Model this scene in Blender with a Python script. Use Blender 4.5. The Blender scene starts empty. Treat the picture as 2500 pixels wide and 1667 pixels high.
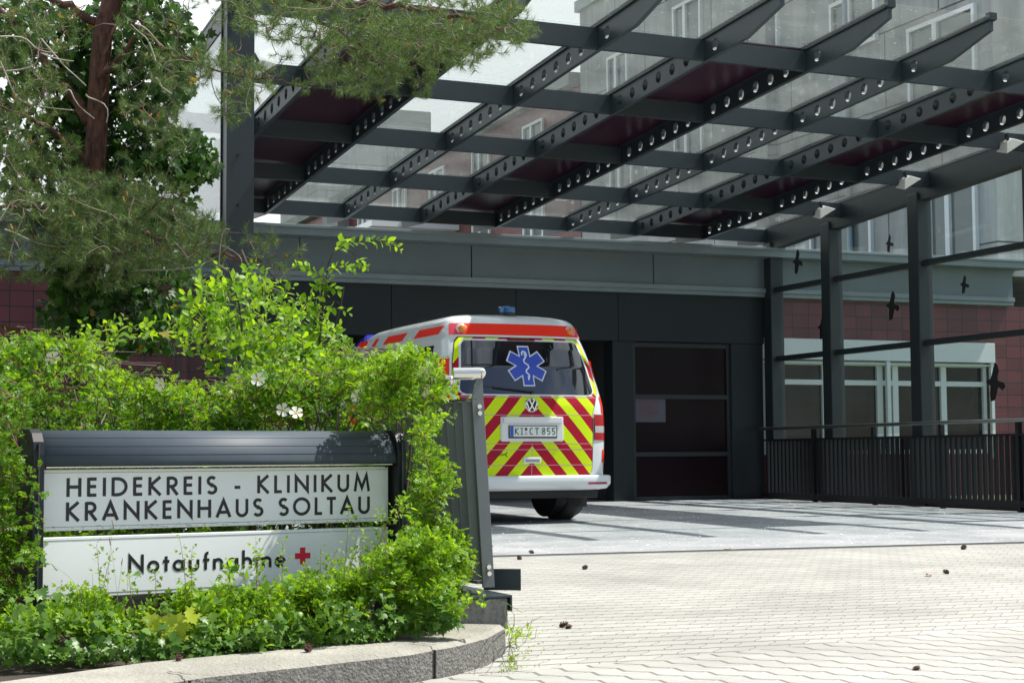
import bpy, math, random
import numpy as np
from mathutils import Vector, Matrix
rng = np.random.default_rng(7); random.seed(7)
SC = bpy.context.scene; COL = SC.collection
# ------------------------------------------------------------------ camera
YAW, PITCH, ROLL, FPX, H = 3.91373116e-01, 6.97966791e-02, -6.60809626e-03, 4011.5, .8
_F = np.array([math.sin(YAW)*math.cos(PITCH), math.cos(YAW)*math.cos(PITCH), math.sin(PITCH)])
_r = np.array([math.cos(YAW), -math.sin(YAW), 0.]); _u = np.cross(_r, _F)
_R = math.cos(ROLL)*_r+math.sin(ROLL)*_u; _U = -math.sin(ROLL)*_r+math.cos(ROLL)*_u
CAMP = np.array([0, 0, H])
cam = bpy.data.cameras.new('camera'); cam.sensor_width = 36; cam.lens = FPX/2500*36
cam.clip_start = .1; cam.clip_end = 2000
co = bpy.data.objects.new('camera', cam); COL.objects.link(co); SC.camera = co
co.matrix_world = Matrix(((_R[0], _U[0], -_F[0], 0), (_R[1], _U[1], -_F[1], 0), (_R[2], _U[2], -_F[2], H), (0, 0, 0, 1)))
cam.dof.use_dof = True; cam.dof.focus_distance = 10; cam.dof.aperture_fstop = 18
# ------------------------------------------------------------------ sky and sun
SUN = Vector((2.97, -.55, 5.07)).normalized()
w = bpy.data.worlds.new("World"); SC.world = w; w.use_nodes = True
nt = w.node_tree; nt.nodes.clear(); N = nt.nodes.new; L = nt.links.new
sky = N('ShaderNodeTexSky'); sky.sky_type = 'NISHITA'; sky.sun_disc = False
sky.sun_elevation = math.asin(SUN.z); sky.sun_rotation = math.atan2(SUN.x, SUN.y)
tc = N('ShaderNodeTexCoord'); mp = N('ShaderNodeMapping'); mp.inputs['Scale'].default_value = (1, 1, 2.2)
L(tc.outputs['Generated'], mp.inputs[0])
no = N('ShaderNodeTexNoise'); no.inputs['Scale'].default_value = 2.6; no.inputs['Detail'].default_value = 9; no.inputs['Roughness'].default_value = .6
L(mp.outputs[0], no.inputs['Vector'])
cr = N('ShaderNodeValToRGB'); cr.color_ramp.elements[0].position = .38; cr.color_ramp.elements[1].position = .56
sy = N('ShaderNodeSeparateXYZ'); L(tc.outputs['Generated'], sy.inputs[0]); ma = N('ShaderNodeMath'); ma.operation = 'MULTIPLY_ADD'; ma.inputs[1].default_value = .16
L(sy.outputs[1], ma.inputs[0]); L(no.outputs[0], ma.inputs[2]); L(ma.outputs[0], cr.inputs[0])   # clouds are thicker to the north
mx = N('ShaderNodeMix'); mx.data_type = 'RGBA'; mx.inputs[7].default_value = (9.6, 10.1, 10.2, 1)
L(cr.outputs[0], mx.inputs[0]); L(sky.outputs[0], mx.inputs[6])
bg = N('ShaderNodeBackground'); bg.inputs[1].default_value = .088; L(mx.outputs[2], bg.inputs[0])
wo = N('ShaderNodeOutputWorld'); L(bg.outputs[0], wo.inputs[0])
sl = bpy.data.lights.new('sun', 'SUN'); sl.energy = 4.9; sl.angle = math.radians(.5); sl.color = (1, .96, .89)
so = bpy.data.objects.new('sun', sl); COL.objects.link(so); so.rotation_euler = (-SUN).to_track_quat('-Z', 'Y').to_euler()
so.location = (10, 0, 30)
SC.view_settings.view_transform = 'Standard'; SC.view_settings.look = 'None'; SC.view_settings.exposure = .52; SC.view_settings.gamma = 1

# ------------------------------------------------------------------ helpers
def ray(x, y): return _R*((x-1250)/FPX)+_U*(-(y-833.5)/FPX)+_F
def atY(x, y, Y): d = ray(x, y); return CAMP+d*(Y/d[1])
def atX(x, y, X): d = ray(x, y); return CAMP+d*(X/d[0])
def atZ(x, y, z): d = ray(x, y); return CAMP+d*((z-H)/d[2])
def atD(x, y, D): return CAMP+ray(x, y)*D
def gz(Y): return .005*(Y-6)
def gnd(x, y):
    d = ray(x, y); return CAMP+d*((-H-.03)/(d[2]-.005*d[1]))
ORG = {}
def tag(o, label=None, cat=None, group=None, kind=None):
    if label: o['label'] = label
    if cat: o['category'] = cat
    if group: o['group'] = group
    if kind: o['kind'] = kind
    return o
def thing(name, loc, label, cat, group=None):
    o = bpy.data.objects.new(name, None); COL.objects.link(o); o.location = loc; o.empty_display_size = .1
    ORG[o.name] = np.array(loc, float); return tag(o, label, cat, group)
def link(name, me, mat, parent):
    o = bpy.data.objects.new(name, me); COL.objects.link(o)
    if mat: me.materials.append(mat)
    if parent:
        o.parent = parent; ORG[o.name] = ORG[parent.name]
    else: ORG[o.name] = np.zeros(3)
    return o
class MB:
    def __init__(s): s.v = []; s.f = []
    def add(s, vs, fs):
        b = len(s.v); s.v += [tuple(map(float, p)) for p in vs]; s.f += [tuple(i+b for i in f) for f in fs]; return s
    def box(s, a, b):
        x0, x1 = sorted((a[0], b[0])); y0, y1 = sorted((a[1], b[1])); z0, z1 = sorted((a[2], b[2]))
        return s.add([(x0,y0,z0),(x1,y0,z0),(x1,y1,z0),(x0,y1,z0),(x0,y0,z1),(x1,y0,z1),(x1,y1,z1),(x0,y1,z1)],
                     [(0,3,2,1),(4,5,6,7),(0,1,5,4),(1,2,6,5),(2,3,7,6),(3,0,4,7)])
    def hexa(s, p):  # 8 points like box
        return s.add(p, [(0,3,2,1),(4,5,6,7),(0,1,5,4),(1,2,6,5),(2,3,7,6),(3,0,4,7)])
    def bar(s, a, b, wx, wz, up=(0,0,1)):
        a = Vector(a); b = Vector(b); d = (b-a).normalized(); x = d.cross(Vector(up))
        if x.length < 1e-4: x = Vector((1,0,0))
        x.normalize(); z = x.cross(d); x *= wx/2; z *= wz/2
        return s.hexa([a-x-z, b-x-z, b+x-z, a+x-z, a-x+z, b-x+z, b+x+z, a+x+z])
    def tube(s, pts, r, n=10, cap=True):
        pts = [Vector(p) for p in pts]; R = r if hasattr(r, '__len__') else [r]*len(pts)
        b = len(s.v); t = None; ref = Vector((.3,.2,1)).normalized(); prev = None
        for i, p in enumerate(pts):
            d = (pts[min(i+1, len(pts)-1)]-pts[max(i-1, 0)]).normalized()
            x = (prev - d*prev.dot(d)) if prev is not None else d.cross(ref)
            if x.length < 1e-5: x = d.cross(Vector((1,0,0)))
            x.normalize(); prev = x; y = d.cross(x)
            for k in range(n):
                a = 2*math.pi*k/n; s.v.append(tuple(p+(x*math.cos(a)+y*math.sin(a))*R[i]))
        for i in range(len(pts)-1):
            for k in range(n):
                s.f.append((b+i*n+k, b+i*n+(k+1) % n, b+(i+1)*n+(k+1) % n, b+(i+1)*n+k))
        if cap: s.f.append(tuple(b+k for k in reversed(range(n)))); s.f.append(tuple(b+(len(pts)-1)*n+k for k in range(n)))
        return s
    def prism(s, poly, a, vec):  # poly: 3d points list, extruded by vec
        n = len(poly); A = [Vector(p) for p in poly]; B = [p+Vector(vec) for p in A]
        return s.add(A+B, [tuple(reversed(range(n))), tuple(range(n, 2*n))]+[(i, (i+1) % n, n+(i+1) % n, n+i) for i in range(n)])
    def build(s, name, mat, parent=None, smooth=False, bevel=0, kind=None):
        me = bpy.data.meshes.new(name); o = ORG[parent.name] if parent else np.zeros(3)
        me.from_pydata([(p[0]-o[0], p[1]-o[1], p[2]-o[2]) for p in s.v], [], s.f); me.validate(); me.update()
        if smooth: me.shade_smooth()
        ob = link(name, me, mat, parent)
        if bevel:
            m = ob.modifiers.new('bevel', 'BEVEL'); m.width = bevel; m.segments = 2; m.limit_method = 'ANGLE'; m.angle_limit = math.radians(40)
        if kind: ob['kind'] = kind
        return ob
def fastmesh(name, V, Fc, mat, parent=None):
    """V (n,3) array, Fc (m,k) int array"""
    me = bpy.data.meshes.new(name); o = ORG[parent.name] if parent else np.zeros(3)
    V = V-o; me.vertices.add(len(V)); me.vertices.foreach_set('co', V.astype(np.float32).ravel())
    m, k = Fc.shape; me.loops.add(m*k); me.loops.foreach_set('vertex_index', Fc.astype(np.int32).ravel())
    me.polygons.add(m); me.polygons.foreach_set('loop_start', np.arange(0, m*k, k, dtype=np.int32))
    me.update(calc_edges=True); me.validate(); return link(name, me, mat, parent)

# ------------------------------------------------------------------ materials
def mat(name, base=(.5,.5,.5), rough=.5, metal=0, spec=.5, coat=0, noise=None, bump=None, trans=None):
    """noise=(scale, amount) modulates the colour a little; bump=(scale, strength)"""
    m = bpy.data.materials.new(name); m.use_nodes = True; t = m.node_tree; b = t.nodes['Principled BSDF']
    b.inputs['Base Color'].default_value = (*base, 1); b.inputs['Roughness'].default_value = rough; b.inputs['Metallic'].default_value = metal
    b.inputs['Specular IOR Level'].default_value = spec; b.inputs['Coat Weight'].default_value = coat
    c = t.nodes.new('ShaderNodeTexCoord')
    if noise:
        n = t.nodes.new('ShaderNodeTexNoise'); n.inputs['Scale'].default_value = noise[0]; n.inputs['Detail'].default_value = 7; n.inputs['Roughness'].default_value = .65
        t.links.new(c.outputs['Object'], n.inputs['Vector'])
        mr = t.nodes.new('ShaderNodeMapRange'); mr.inputs[1].default_value = .3; mr.inputs[2].default_value = .7
        mr.inputs[3].default_value = 1-noise[1]; mr.inputs[4].default_value = 1+noise[1]*.6; t.links.new(n.outputs[0], mr.inputs[0])
        vm = t.nodes.new('ShaderNodeVectorMath'); vm.operation = 'SCALE'; vm.inputs[0].default_value = base; t.links.new(mr.outputs[0], vm.inputs['Scale'])
        t.links.new(vm.outputs[0], b.inputs['Base Color'])
    if bump:
        n2 = t.nodes.new('ShaderNodeTexNoise'); n2.inputs['Scale'].default_value = bump[0]; n2.inputs['Detail'].default_value = 6
        t.links.new(c.outputs['Object'], n2.inputs['Vector'])
        bp = t.nodes.new('ShaderNodeBump'); bp.inputs['Strength'].default_value = bump[1]; bp.inputs['Distance'].default_value = .02
        t.links.new(n2.outputs[0], bp.inputs['Height']); t.links.new(bp.outputs[0], b.inputs['Normal'])
    return m
def leafmat(name, c1, c2, trans=.35, rough=.4, yellow=0):
    m = bpy.data.materials.new(name); m.use_nodes = True; t = m.node_tree; b = t.nodes['Principled BSDF']; N = t.nodes.new; Lk = t.links.new
    g = N('ShaderNodeNewGeometry'); r = N('ShaderNodeValToRGB'); r.color_ramp.elements[0].color = (*c1, 1); r.color_ramp.elements[1].color = (*c2, 1)
    if yellow:
        e = r.color_ramp.elements.new(1-yellow); e.color = (*c2, 1); r.color_ramp.elements[2].position = 1; r.color_ramp.elements[2].color = (.35, .25, .02, 1)
    Lk(g.outputs['Random Per Island'], r.inputs[0]); Lk(r.outputs[0], b.inputs['Base Color']); b.inputs['Roughness'].default_value = rough
    b.inputs['Specular IOR Level'].default_value = .25
    tr = N('ShaderNodeBsdfTranslucent'); hs = N('ShaderNodeHueSaturation'); hs.inputs['Value'].default_value = 1.9; hs.inputs['Saturation'].default_value = 1.05; hs.inputs['Hue'].default_value = .485
    Lk(r.outputs[0], hs.inputs['Color']); Lk(hs.outputs[0], tr.inputs[0])
    mx = N('ShaderNodeMixShader'); mx.inputs[0].default_value = trans; Lk(b.outputs[0], mx.inputs[1]); Lk(tr.outputs[0], mx.inputs[2])
    Lk(mx.outputs[0], t.nodes['Material Output'].inputs[0]); return m
def glassmat(name, tint, dirt=0., dscale=30, refl=1.):
    m = bpy.data.materials.new(name); m.use_nodes = True; t = m.node_tree; t.nodes.clear(); N = t.nodes.new; Lk = t.links.new
    o = N('ShaderNodeOutputMaterial'); tr = N('ShaderNodeBsdfTransparent'); tr.inputs[0].default_value = (*tint, 1)
    gl = N('ShaderNodeBsdfGlossy'); gl.inputs['Roughness'].default_value = .02
    fr = N('ShaderNodeLayerWeight'); fr.inputs[0].default_value = .5; pw = N('ShaderNodeMath'); pw.operation = 'POWER'; pw.inputs[1].default_value = 5
    Lk(fr.outputs['Facing'], pw.inputs[0]); mm = N('ShaderNodeMath'); mm.operation = 'MULTIPLY_ADD'; mm.inputs[1].default_value = .9*refl; mm.inputs[2].default_value = .035*refl
    Lk(pw.outputs[0], mm.inputs[0]); a = N('ShaderNodeMixShader'); Lk(mm.outputs[0], a.inputs[0]); Lk(tr.outputs[0], a.inputs[1]); Lk(gl.outputs[0], a.inputs[2])
    if dirt:
        tc = N('ShaderNodeTexCoord'); n = N('ShaderNodeTexNoise'); n.inputs['Scale'].default_value = 1.3; n.inputs['Detail'].default_value = 8; n.inputs['Roughness'].default_value = .7
        Lk(tc.outputs['Object'], n.inputs['Vector']); v = N('ShaderNodeTexVoronoi'); v.inputs['Scale'].default_value = dscale; v.inputs['Randomness'].default_value = 1
        Lk(tc.outputs['Object'], v.inputs['Vector'])
        r = N('ShaderNodeValToRGB'); r.color_ramp.elements[0].position = .10; r.color_ramp.elements[0].color = (1,1,1,1); r.color_ramp.elements[1].position = .2; r.color_ramp.elements[1].color = (0,0,0,1)
        Lk(v.outputs['Distance'], r.inputs[0])
        n3 = N('ShaderNodeTexNoise'); n3.inputs['Scale'].default_value = 9; Lk(tc.outputs['Object'], n3.inputs['Vector'])
        th = N('ShaderNodeMath'); th.operation = 'GREATER_THAN'; th.inputs[1].default_value = .56; Lk(n3.outputs[0], th.inputs[0])
        sp = N('ShaderNodeMath'); sp.operation = 'MULTIPLY'; Lk(r.outputs[0], sp.inputs[0]); Lk(th.outputs[0], sp.inputs[1])
        sp2 = N('ShaderNodeMath'); sp2.operation = 'MULTIPLY'; sp2.inputs[1].default_value = .4 if dscale else 0.; Lk(sp.outputs[0], sp2.inputs[0])
        mr = N('ShaderNodeMapRange'); mr.inputs[1].default_value = .35; mr.inputs[2].default_value = .7; mr.inputs[3].default_value = dirt*.4; mr.inputs[4].default_value = dirt*1.6
        Lk(n.outputs[0], mr.inputs[0]); ad = N('ShaderNodeMath'); ad.operation = 'ADD'; ad.use_clamp = True; Lk(mr.outputs[0], ad.inputs[0]); Lk(sp2.outputs[0], ad.inputs[1])
        df = N('ShaderNodeBsdfDiffuse'); df.inputs[0].default_value = (.62,.64,.6,1); dt = N('ShaderNodeBsdfTranslucent'); dt.inputs[0].default_value = (.62,.64,.6,1)
        dm = N('ShaderNodeMixShader'); Lk(df.outputs[0], dm.inputs[1]); Lk(dt.outputs[0], dm.inputs[2])
        b = N('ShaderNodeMixShader'); Lk(ad.outputs[0], b.inputs[0]); Lk(a.outputs[0], b.inputs[1]); Lk(dm.outputs[0], b.inputs[2]); a = b
    Lk(a.outputs[0], o.inputs[0]); return m

M_steel = mat('dark_painted_steel', (.016,.023,.026), .42, noise=(3, .12))
M_steelb = mat('grey_painted_steel', (.028,.040,.048), .38, noise=(3, .12))
M_fascia = mat('grey_metal_cladding', (.15,.185,.195), .42, metal=.2, noise=(1.2, .1))
M_trim = mat('grey_metal_coping', (.22,.265,.28), .4, metal=.25, noise=(1.5, .1))
M_darkpanel = mat('anthracite_panel', (.016,.022,.025), .5, spec=.35, noise=(.8, .15))
M_black = mat('black_interior', (.012,.012,.013), .6)
M_inox = mat('polished_steel', (.75,.73,.68), .18, metal=1)
M_glassroof = glassmat('roof_glass', (.97,.995,.99), .06, 16)
M_glasswall = glassmat('wall_glass', (.92,.96,.965), .008, 0, 1.2)
M_red_panel = mat('maroon_roof_panel', (.03,.004,.016), .3, spec=.5)
M_white = mat('white_plastic', (.78,.82,.83), .35)
M_signwhite = mat('white_sign_face', (.92,.94,.94), .25, coat=.3, noise=(5, .03))
M_ink = mat('black_lettering', (.012,.012,.014), .4)
M_redink = mat('red_lettering', (.75,.01,.05), .4)
M_signblue = mat('slate_blue_metal', (.06,.078,.10), .55, spec=.35, noise=(4, .15))
M_signpost = mat('black_metal', (.009,.011,.014), .45, spec=.35)
M_tyre = mat('black_rubber', (.012,.012,.012), .75)
M_conc = mat('grey_concrete_wall', (.30,.315,.31), .85, noise=(.6, .28), bump=(12, .2))

def tilemat():
    m = mat('red_tile_cladding', (.2,.035,.04), .45); t = m.node_tree; b = t.nodes['Principled BSDF']
    tc = t.nodes.new('ShaderNodeTexCoord'); sx = t.nodes.new('ShaderNodeSeparateXYZ'); cx = t.nodes.new('ShaderNodeCombineXYZ')
    ad = t.nodes.new('ShaderNodeMath'); ad.operation = 'ADD'
    t.links.new(tc.outputs['Object'], sx.inputs[0]); t.links.new(sx.outputs[0], ad.inputs[0]); t.links.new(sx.outputs[1], ad.inputs[1])
    t.links.new(ad.outputs[0], cx.inputs[0]); t.links.new(sx.outputs[2], cx.inputs[1])
    br = t.nodes.new('ShaderNodeTexBrick'); br.offset = .0; br.inputs['Scale'].default_value = 1; br.inputs['Brick Width'].default_value = .31; br.inputs['Row Height'].default_value = .215
    br.inputs['Mortar Size'].default_value = .008; br.inputs['Color1'].default_value = (.19,.04,.045,1); br.inputs['Color2'].default_value = (.12,.027,.033,1)
    br.inputs['Mortar'].default_value = (.02,.015,.02,1); t.links.new(cx.outputs[0], br.inputs['Vector']); t.links.new(br.outputs[0], b.inputs['Base Color']); return m
M_tile = tilemat()
def concslab():
    m = mat('concrete_slab_cladding', (.3,.31,.3), .85); t = m.node_tree; b = t.nodes['Principled BSDF']; N = t.nodes.new; Lk = t.links.new
    tc = N('ShaderNodeTexCoord'); sx = N('ShaderNodeSeparateXYZ'); cx = N('ShaderNodeCombineXYZ'); ad = N('ShaderNodeMath'); ad.operation = 'ADD'
    Lk(tc.outputs['Object'], sx.inputs[0]); Lk(sx.outputs[0], ad.inputs[0]); Lk(sx.outputs[1], ad.inputs[1]); Lk(ad.outputs[0], cx.inputs[0]); Lk(sx.outputs[2], cx.inputs[1])
    br = N('ShaderNodeTexBrick'); br.offset = .5; br.inputs['Scale'].default_value = 1; br.inputs['Brick Width'].default_value = 3.4; br.inputs['Row Height'].default_value = 1.5
    br.inputs['Mortar Size'].default_value = .018; br.inputs['Color1'].default_value = (.46,.48,.48,1); br.inputs['Color2'].default_value = (.38,.40,.40,1); br.inputs['Mortar'].default_value = (.1,.1,.1,1)
    Lk(cx.outputs[0], br.inputs['Vector'])
    mp = N('ShaderNodeMapping'); mp.inputs['Scale'].default_value = (1.6, 1.6, .18); Lk(tc.outputs['Object'], mp.inputs[0])
    n = N('ShaderNodeTexNoise'); n.inputs['Scale'].default_value = 1.2; n.inputs['Detail'].default_value = 9; n.inputs['Roughness'].default_value = .7; Lk(mp.outputs[0], n.inputs['Vector'])
    mr = N('ShaderNodeMapRange'); mr.inputs[1].default_value = .3; mr.inputs[2].default_value = .7; mr.inputs[3].default_value = .6; mr.inputs[4].default_value = 1.15; Lk(n.outputs[0], mr.inputs[0])
    vm = N('ShaderNodeVectorMath'); vm.operation = 'SCALE'; Lk(br.outputs[0], vm.inputs[0]); Lk(mr.outputs[0], vm.inputs['Scale']); Lk(vm.outputs[0], b.inputs['Base Color']); return m
M_slab = concslab()

# ------------------------------------------------------------------ ground, road, paving
def sheet(name, poly, dz, m, **k):
    mb = MB(); mb.add([(x, y, gz(y)+dz) for x, y in poly], [tuple(range(len(poly)))]); o = mb.build(name, m); tag(o, kind='structure', **k); return o
def asphalt():
    m = mat('light_asphalt', (.3,.31,.32), .6); t = m.node_tree; b = t.nodes['Principled BSDF']; N = t.nodes.new; Lk = t.links.new
    tc = N('ShaderNodeTexCoord'); n = N('ShaderNodeTexNoise'); n.inputs['Scale'].default_value = 1.1; n.inputs['Detail'].default_value = 10; n.inputs['Roughness'].default_value = .75; Lk(tc.outputs['Object'], n.inputs['Vector'])
    n2 = N('ShaderNodeTexNoise'); n2.inputs['Scale'].default_value = 60; n2.inputs['Detail'].default_value = 3; Lk(tc.outputs['Object'], n2.inputs['Vector'])
    v = N('ShaderNodeTexVoronoi'); v.inputs['Scale'].default_value = 13; Lk(tc.outputs['Object'], v.inputs['Vector'])
    r = N('ShaderNodeValToRGB'); r.color_ramp.elements[0].color = (.23,.245,.26,1); r.color_ramp.elements[1].color = (.42,.43,.435,1); r.color_ramp.elements[0].position = .35; r.color_ramp.elements[1].position = .65
    Lk(n.outputs[0], r.inputs[0])
    mr = N('ShaderNodeMapRange'); mr.inputs[1].default_value = .3; mr.inputs[2].default_value = .7; mr.inputs[3].default_value = .72; mr.inputs[4].default_value = 1.25; Lk(n2.outputs[0], mr.inputs[0])
    vm = N('ShaderNodeVectorMath'); vm.operation = 'SCALE'; Lk(r.outputs[0], vm.inputs[0]); Lk(mr.outputs[0], vm.inputs['Scale'])
    # pale pebbles, brightened so that sparkles of light are painted into the surface
    lt = N('ShaderNodeMath'); lt.operation = 'LESS_THAN'; lt.inputs[1].default_value = .2; Lk(v.outputs['Distance'], lt.inputs[0])
    gt = N('ShaderNodeSeparateColor'); Lk(v.outputs['Color'], gt.inputs[0]); g2 = N('ShaderNodeMath'); g2.operation = 'GREATER_THAN'; g2.inputs[1].default_value = .86; Lk(gt.outputs[0], g2.inputs[0])
    mu = N('ShaderNodeMath'); mu.operation = 'MULTIPLY'; Lk(lt.outputs[0], mu.inputs[0]); Lk(g2.outputs[0], mu.inputs[1])
    mx = N('ShaderNodeMix'); mx.data_type = 'RGBA'; mx.inputs[7].default_value = (.85,.85,.83,1); Lk(mu.outputs[0], mx.inputs[0]); Lk(vm.outputs[0], mx.inputs[6]); Lk(mx.outputs[2], b.inputs['Base Color'])
    bp = N('ShaderNodeBump'); bp.inputs['Strength'].default_value = .35; bp.inputs['Distance'].default_value = .006; Lk(n2.outputs[0], bp.inputs['Height']); Lk(bp.outputs[0], b.inputs['Normal']); return m
def paver(rot=None, amp=.16):
    rot = PAV_ROT if rot is None else rot
    m = mat('interlocking_paver', (.6,.58,.5), .8); t = m.node_tree; b = t.nodes['Principled BSDF']; N = t.nodes.new; Lk = t.links.new
    def math_(op, a, bb=None):
        n = N('ShaderNodeMath'); n.operation = op
        for i, q in enumerate((a, bb)):
            if q is None: continue
            if isinstance(q, (int, float)): n.inputs[i].default_value = q
            else: Lk(q, n.inputs[i])
        return n.outputs[0]
    tc = N('ShaderNodeTexCoord'); mp = N('ShaderNodeMapping'); mp.inputs['Rotation'].default_value = (0, 0, math.radians(rot)); Lk(tc.outputs['Object'], mp.inputs[0])
    s = N('ShaderNodeSeparateXYZ'); Lk(mp.outputs[0], s.inputs[0]); x, y = s.outputs[0], s.outputs[1]
    PW, PH, SQ = .158, .145, .28
    tri = math_('PINGPONG', math_('ADD', x, 50.0), PW/2)
    y2 = math_('ADD', math_('ADD', y, 50*PH), math_('MULTIPLY', tri, amp))
    fr = math_('FRACT', math_('DIVIDE', y2, PH))
    sm = N('ShaderNodeMapRange'); sm.interpolation_type = 'SMOOTHSTEP'; sm.inputs[1].default_value = .12; sm.inputs[2].default_value = .88; sm.inputs[3].default_value = 0; sm.inputs[4].default_value = PW*.5; Lk(fr, sm.inputs[0])
    x2 = math_('SUBTRACT', math_('ADD', x, 50*PW), sm.outputs[0])
    c = N('ShaderNodeCombineXYZ'); Lk(x2, c.inputs[0]); Lk(math_('MULTIPLY', y2, SQ), c.inputs[1])
    br = N('ShaderNodeTexBrick'); br.offset = 0; br.inputs['Scale'].default_value = 1; br.inputs['Brick Width'].default_value = PW; br.inputs['Row Height'].default_value = PH*SQ
    br.inputs['Mortar Size'].default_value = .0034; br.inputs['Mortar Smooth'].default_value = .35; br.inputs['Color1'].default_value = (.405,.398,.365,1); br.inputs['Color2'].default_value = (.355,.35,.325,1)
    br.inputs['Mortar'].default_value = (.17,.16,.14,1); Lk(c.outputs[0], br.inputs['Vector'])
    n = N('ShaderNodeTexNoise'); n.inputs['Scale'].default_value = .9; n.inputs['Detail'].default_value = 6; Lk(tc.outputs['Object'], n.inputs['Vector'])
    n2 = N('ShaderNodeTexNoise'); n2.inputs['Scale'].default_value = 170; n2.inputs['Detail'].default_value = 4; Lk(tc.outputs['Object'], n2.inputs['Vector'])
    mr = N('ShaderNodeMapRange'); mr.inputs[1].default_value = .3; mr.inputs[2].default_value = .7; mr.inputs[3].default_value = .78; mr.inputs[4].default_value = 1.14; Lk(n.outputs[0], mr.inputs[0])
    mr2 = N('ShaderNodeMapRange'); mr2.inputs[1].default_value = .3; mr2.inputs[2].default_value = .7; mr2.inputs[3].default_value = .82; mr2.inputs[4].default_value = 1.1; Lk(n2.outputs[0], mr2.inputs[0])
    vm = N('ShaderNodeVectorMath'); vm.operation = 'SCALE'; Lk(br.outputs[0], vm.inputs[0]); Lk(math_('MULTIPLY', mr.outputs[0], mr2.outputs[0]), vm.inputs['Scale']); Lk(vm.outputs[0], b.inputs['Base Color'])
    hh = math_('SUBTRACT', math_('MULTIPLY', n2.outputs[0], .25), br.outputs['Fac'])
    bp = N('ShaderNodeBump'); bp.inputs['Strength'].default_value = .6; bp.inputs['Distance'].default_value = .006; Lk(hh, bp.inputs['Height']); Lk(bp.outputs[0], b.inputs['Normal']); return m
PAV_ROT = 6
DR0, DR1 = gnd(1215, 1360), gnd(2500, 1327); dsl = (DR1[1]-DR0[1])/(DR1[0]-DR0[0])
def dry(x): return DR0[1]+dsl*(x-DR0[0])
M_soil = mat('dark_soil', (.05,.04,.03), .95, noise=(6, .4), bump=(20, .5))
M_grass = mat('lawn_green', (.06,.1,.03), .95, noise=(2, .3))
sheet('ground', [(-400,-150),(600,-150),(600,700),(-400,700)], 0, M_grass)
sheet('asphalt_road', [(2.7, dry(2.7)+.1), (14.3, dry(14.3)+.1), (14.3, 60), (2.7, 60)], .004, asphalt())
sheet('paved_forecourt', [(-40,-40),(40,-40),(40, dry(40)),(2.2, dry(2.2)),(-40, dry(-40))], .004, paver())
g0, g1 = gnd(1587, 1614), gnd(2500, 1531); gs = (g1[1]-g0[1])/(g1[0]-g0[0])
sheet('paved_strip', [(-40,-40),(40,-40),(40,g0[1]+gs*(40-g0[0])),(-40,g0[1]-gs*(g0[0]+40))], .008, paver(66, .62))
# concrete edge band + slotted drain between the two
mb = MB(); mb.add([(x, dry(x)+o_, gz(dry(x)+o_)+.008) for x, o_ in ((2.7,.03),(14.3,.03),(14.3,.20),(2.7,.20))], [(0,1,2,3)])
tag(mb.build('concrete_strip', mat('pale_concrete_strip', (.36,.365,.36), .8, noise=(3,.35))), kind='structure')
dch = thing('slot_drain', (4.7, dry(4.7), gz(11.8)), 'thin slotted metal drain channel across the driveway where pavers meet asphalt', 'drain')
mb = MB(); mb.bar((2.6, dry(2.6), gz(12)+.006), (16, dry(16), gz(11)+.006), .05, .012); mb.build('channel', mat('dull_zinc', (.3,.3,.3), .5, metal=.5), dch)
mb = MB()
for i in range(560):
    x = 2.65+i*.024; mb.box((x, dry(x)-.02, gz(12)+.010), (x+.012, dry(x)+.02, gz(12)+.0145))
mb.build('slot', M_black, dch)

# ------------------------------------------------------------------ hospital building (single-storey front + wings)
YF = 23.2
hb = thing('hospital_building', (9, YF, .09), 'low hospital block with grey fascia, red tiles and ambulance garage behind the glass canopy', 'building')
mb = MB(); mb.box((-25, YF, .05), (4.6, YF+.3, 3.36)); mb.build('tiled_wall', M_tile, hb)
mb = MB(); mb.box((13.98, YF, -.5), (30, YF+.3, .80)); mb.box((13.98, YF, 2.50), (18.55, YF+.3, 3.36)); mb.box((18.55, YF, .80), (30, YF+.3, 3.36)); mb.build('tiled_wall', M_tile, hb)
mb = MB()
xs = [-25, -18, -12, -6, 0, 3.1, 6.2] + [float(atY(x, 600, YF)[0]) for x in (1144, 1586)] + [14.1, 19.0]
for a, b in zip(xs[:-1], xs[1:]): mb.box((a+.008, YF-.12, 3.50), (b-.008, YF, 3.985))
mb.build('fascia_panel', M_fascia, hb, bevel=.004)
mb = MB(); mb.box((-25, YF-.42, 3.985), (19.15, YF+.4, 4.13)); mb.box((-25, YF-.46, 4.09), (19.19, YF-.42, 4.135)); mb.build('coping', M_trim, hb, bevel=.006)
mb = MB(); mb.box((-25, YF-.17, 3.425), (19.0, YF, 3.50)); mb.box((-25, YF-.13, 3.36), (19.0, YF, 3.425)); mb.build('drip_moulding', M_trim, hb, bevel=.004)
mb = MB()
px = [4.6]+[float(atY(x, 760, YF)[0]) for x in (953, 1257, 1506)]+[14.1]
for a, b in zip(px[:-1], px[1:]): mb.box((a+.004, YF-.05, 2.60), (b-.004, YF+.25, 3.36))
mb.build('lintel_panel', M_darkpanel, hb, bevel=.003)
XD0, XD1 = float(atY(1545, 1000, YF)[0]), float(atY(1785, 1000, YF)[0]); XP = float(atY(1495, 1000, YF)[0])
for a, b in ((XP, XD0), (XD1, 13.98), (4.6, 5.0)):
    mb = MB(); mb.box((a, YF-.03, .09), (b, YF+.3, 2.6)); mb.build('pillar', M_darkpanel, hb, bevel=.005)
mb = MB(); zs = [.12, .80, 1.72, 2.6]
M_doorframe = mat('door_frame_grey', (.02,.025,.028), .45); M_doorglass = mat('dark_maroon_glazing', (.011,.004,.006), .3, spec=.2)
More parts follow.
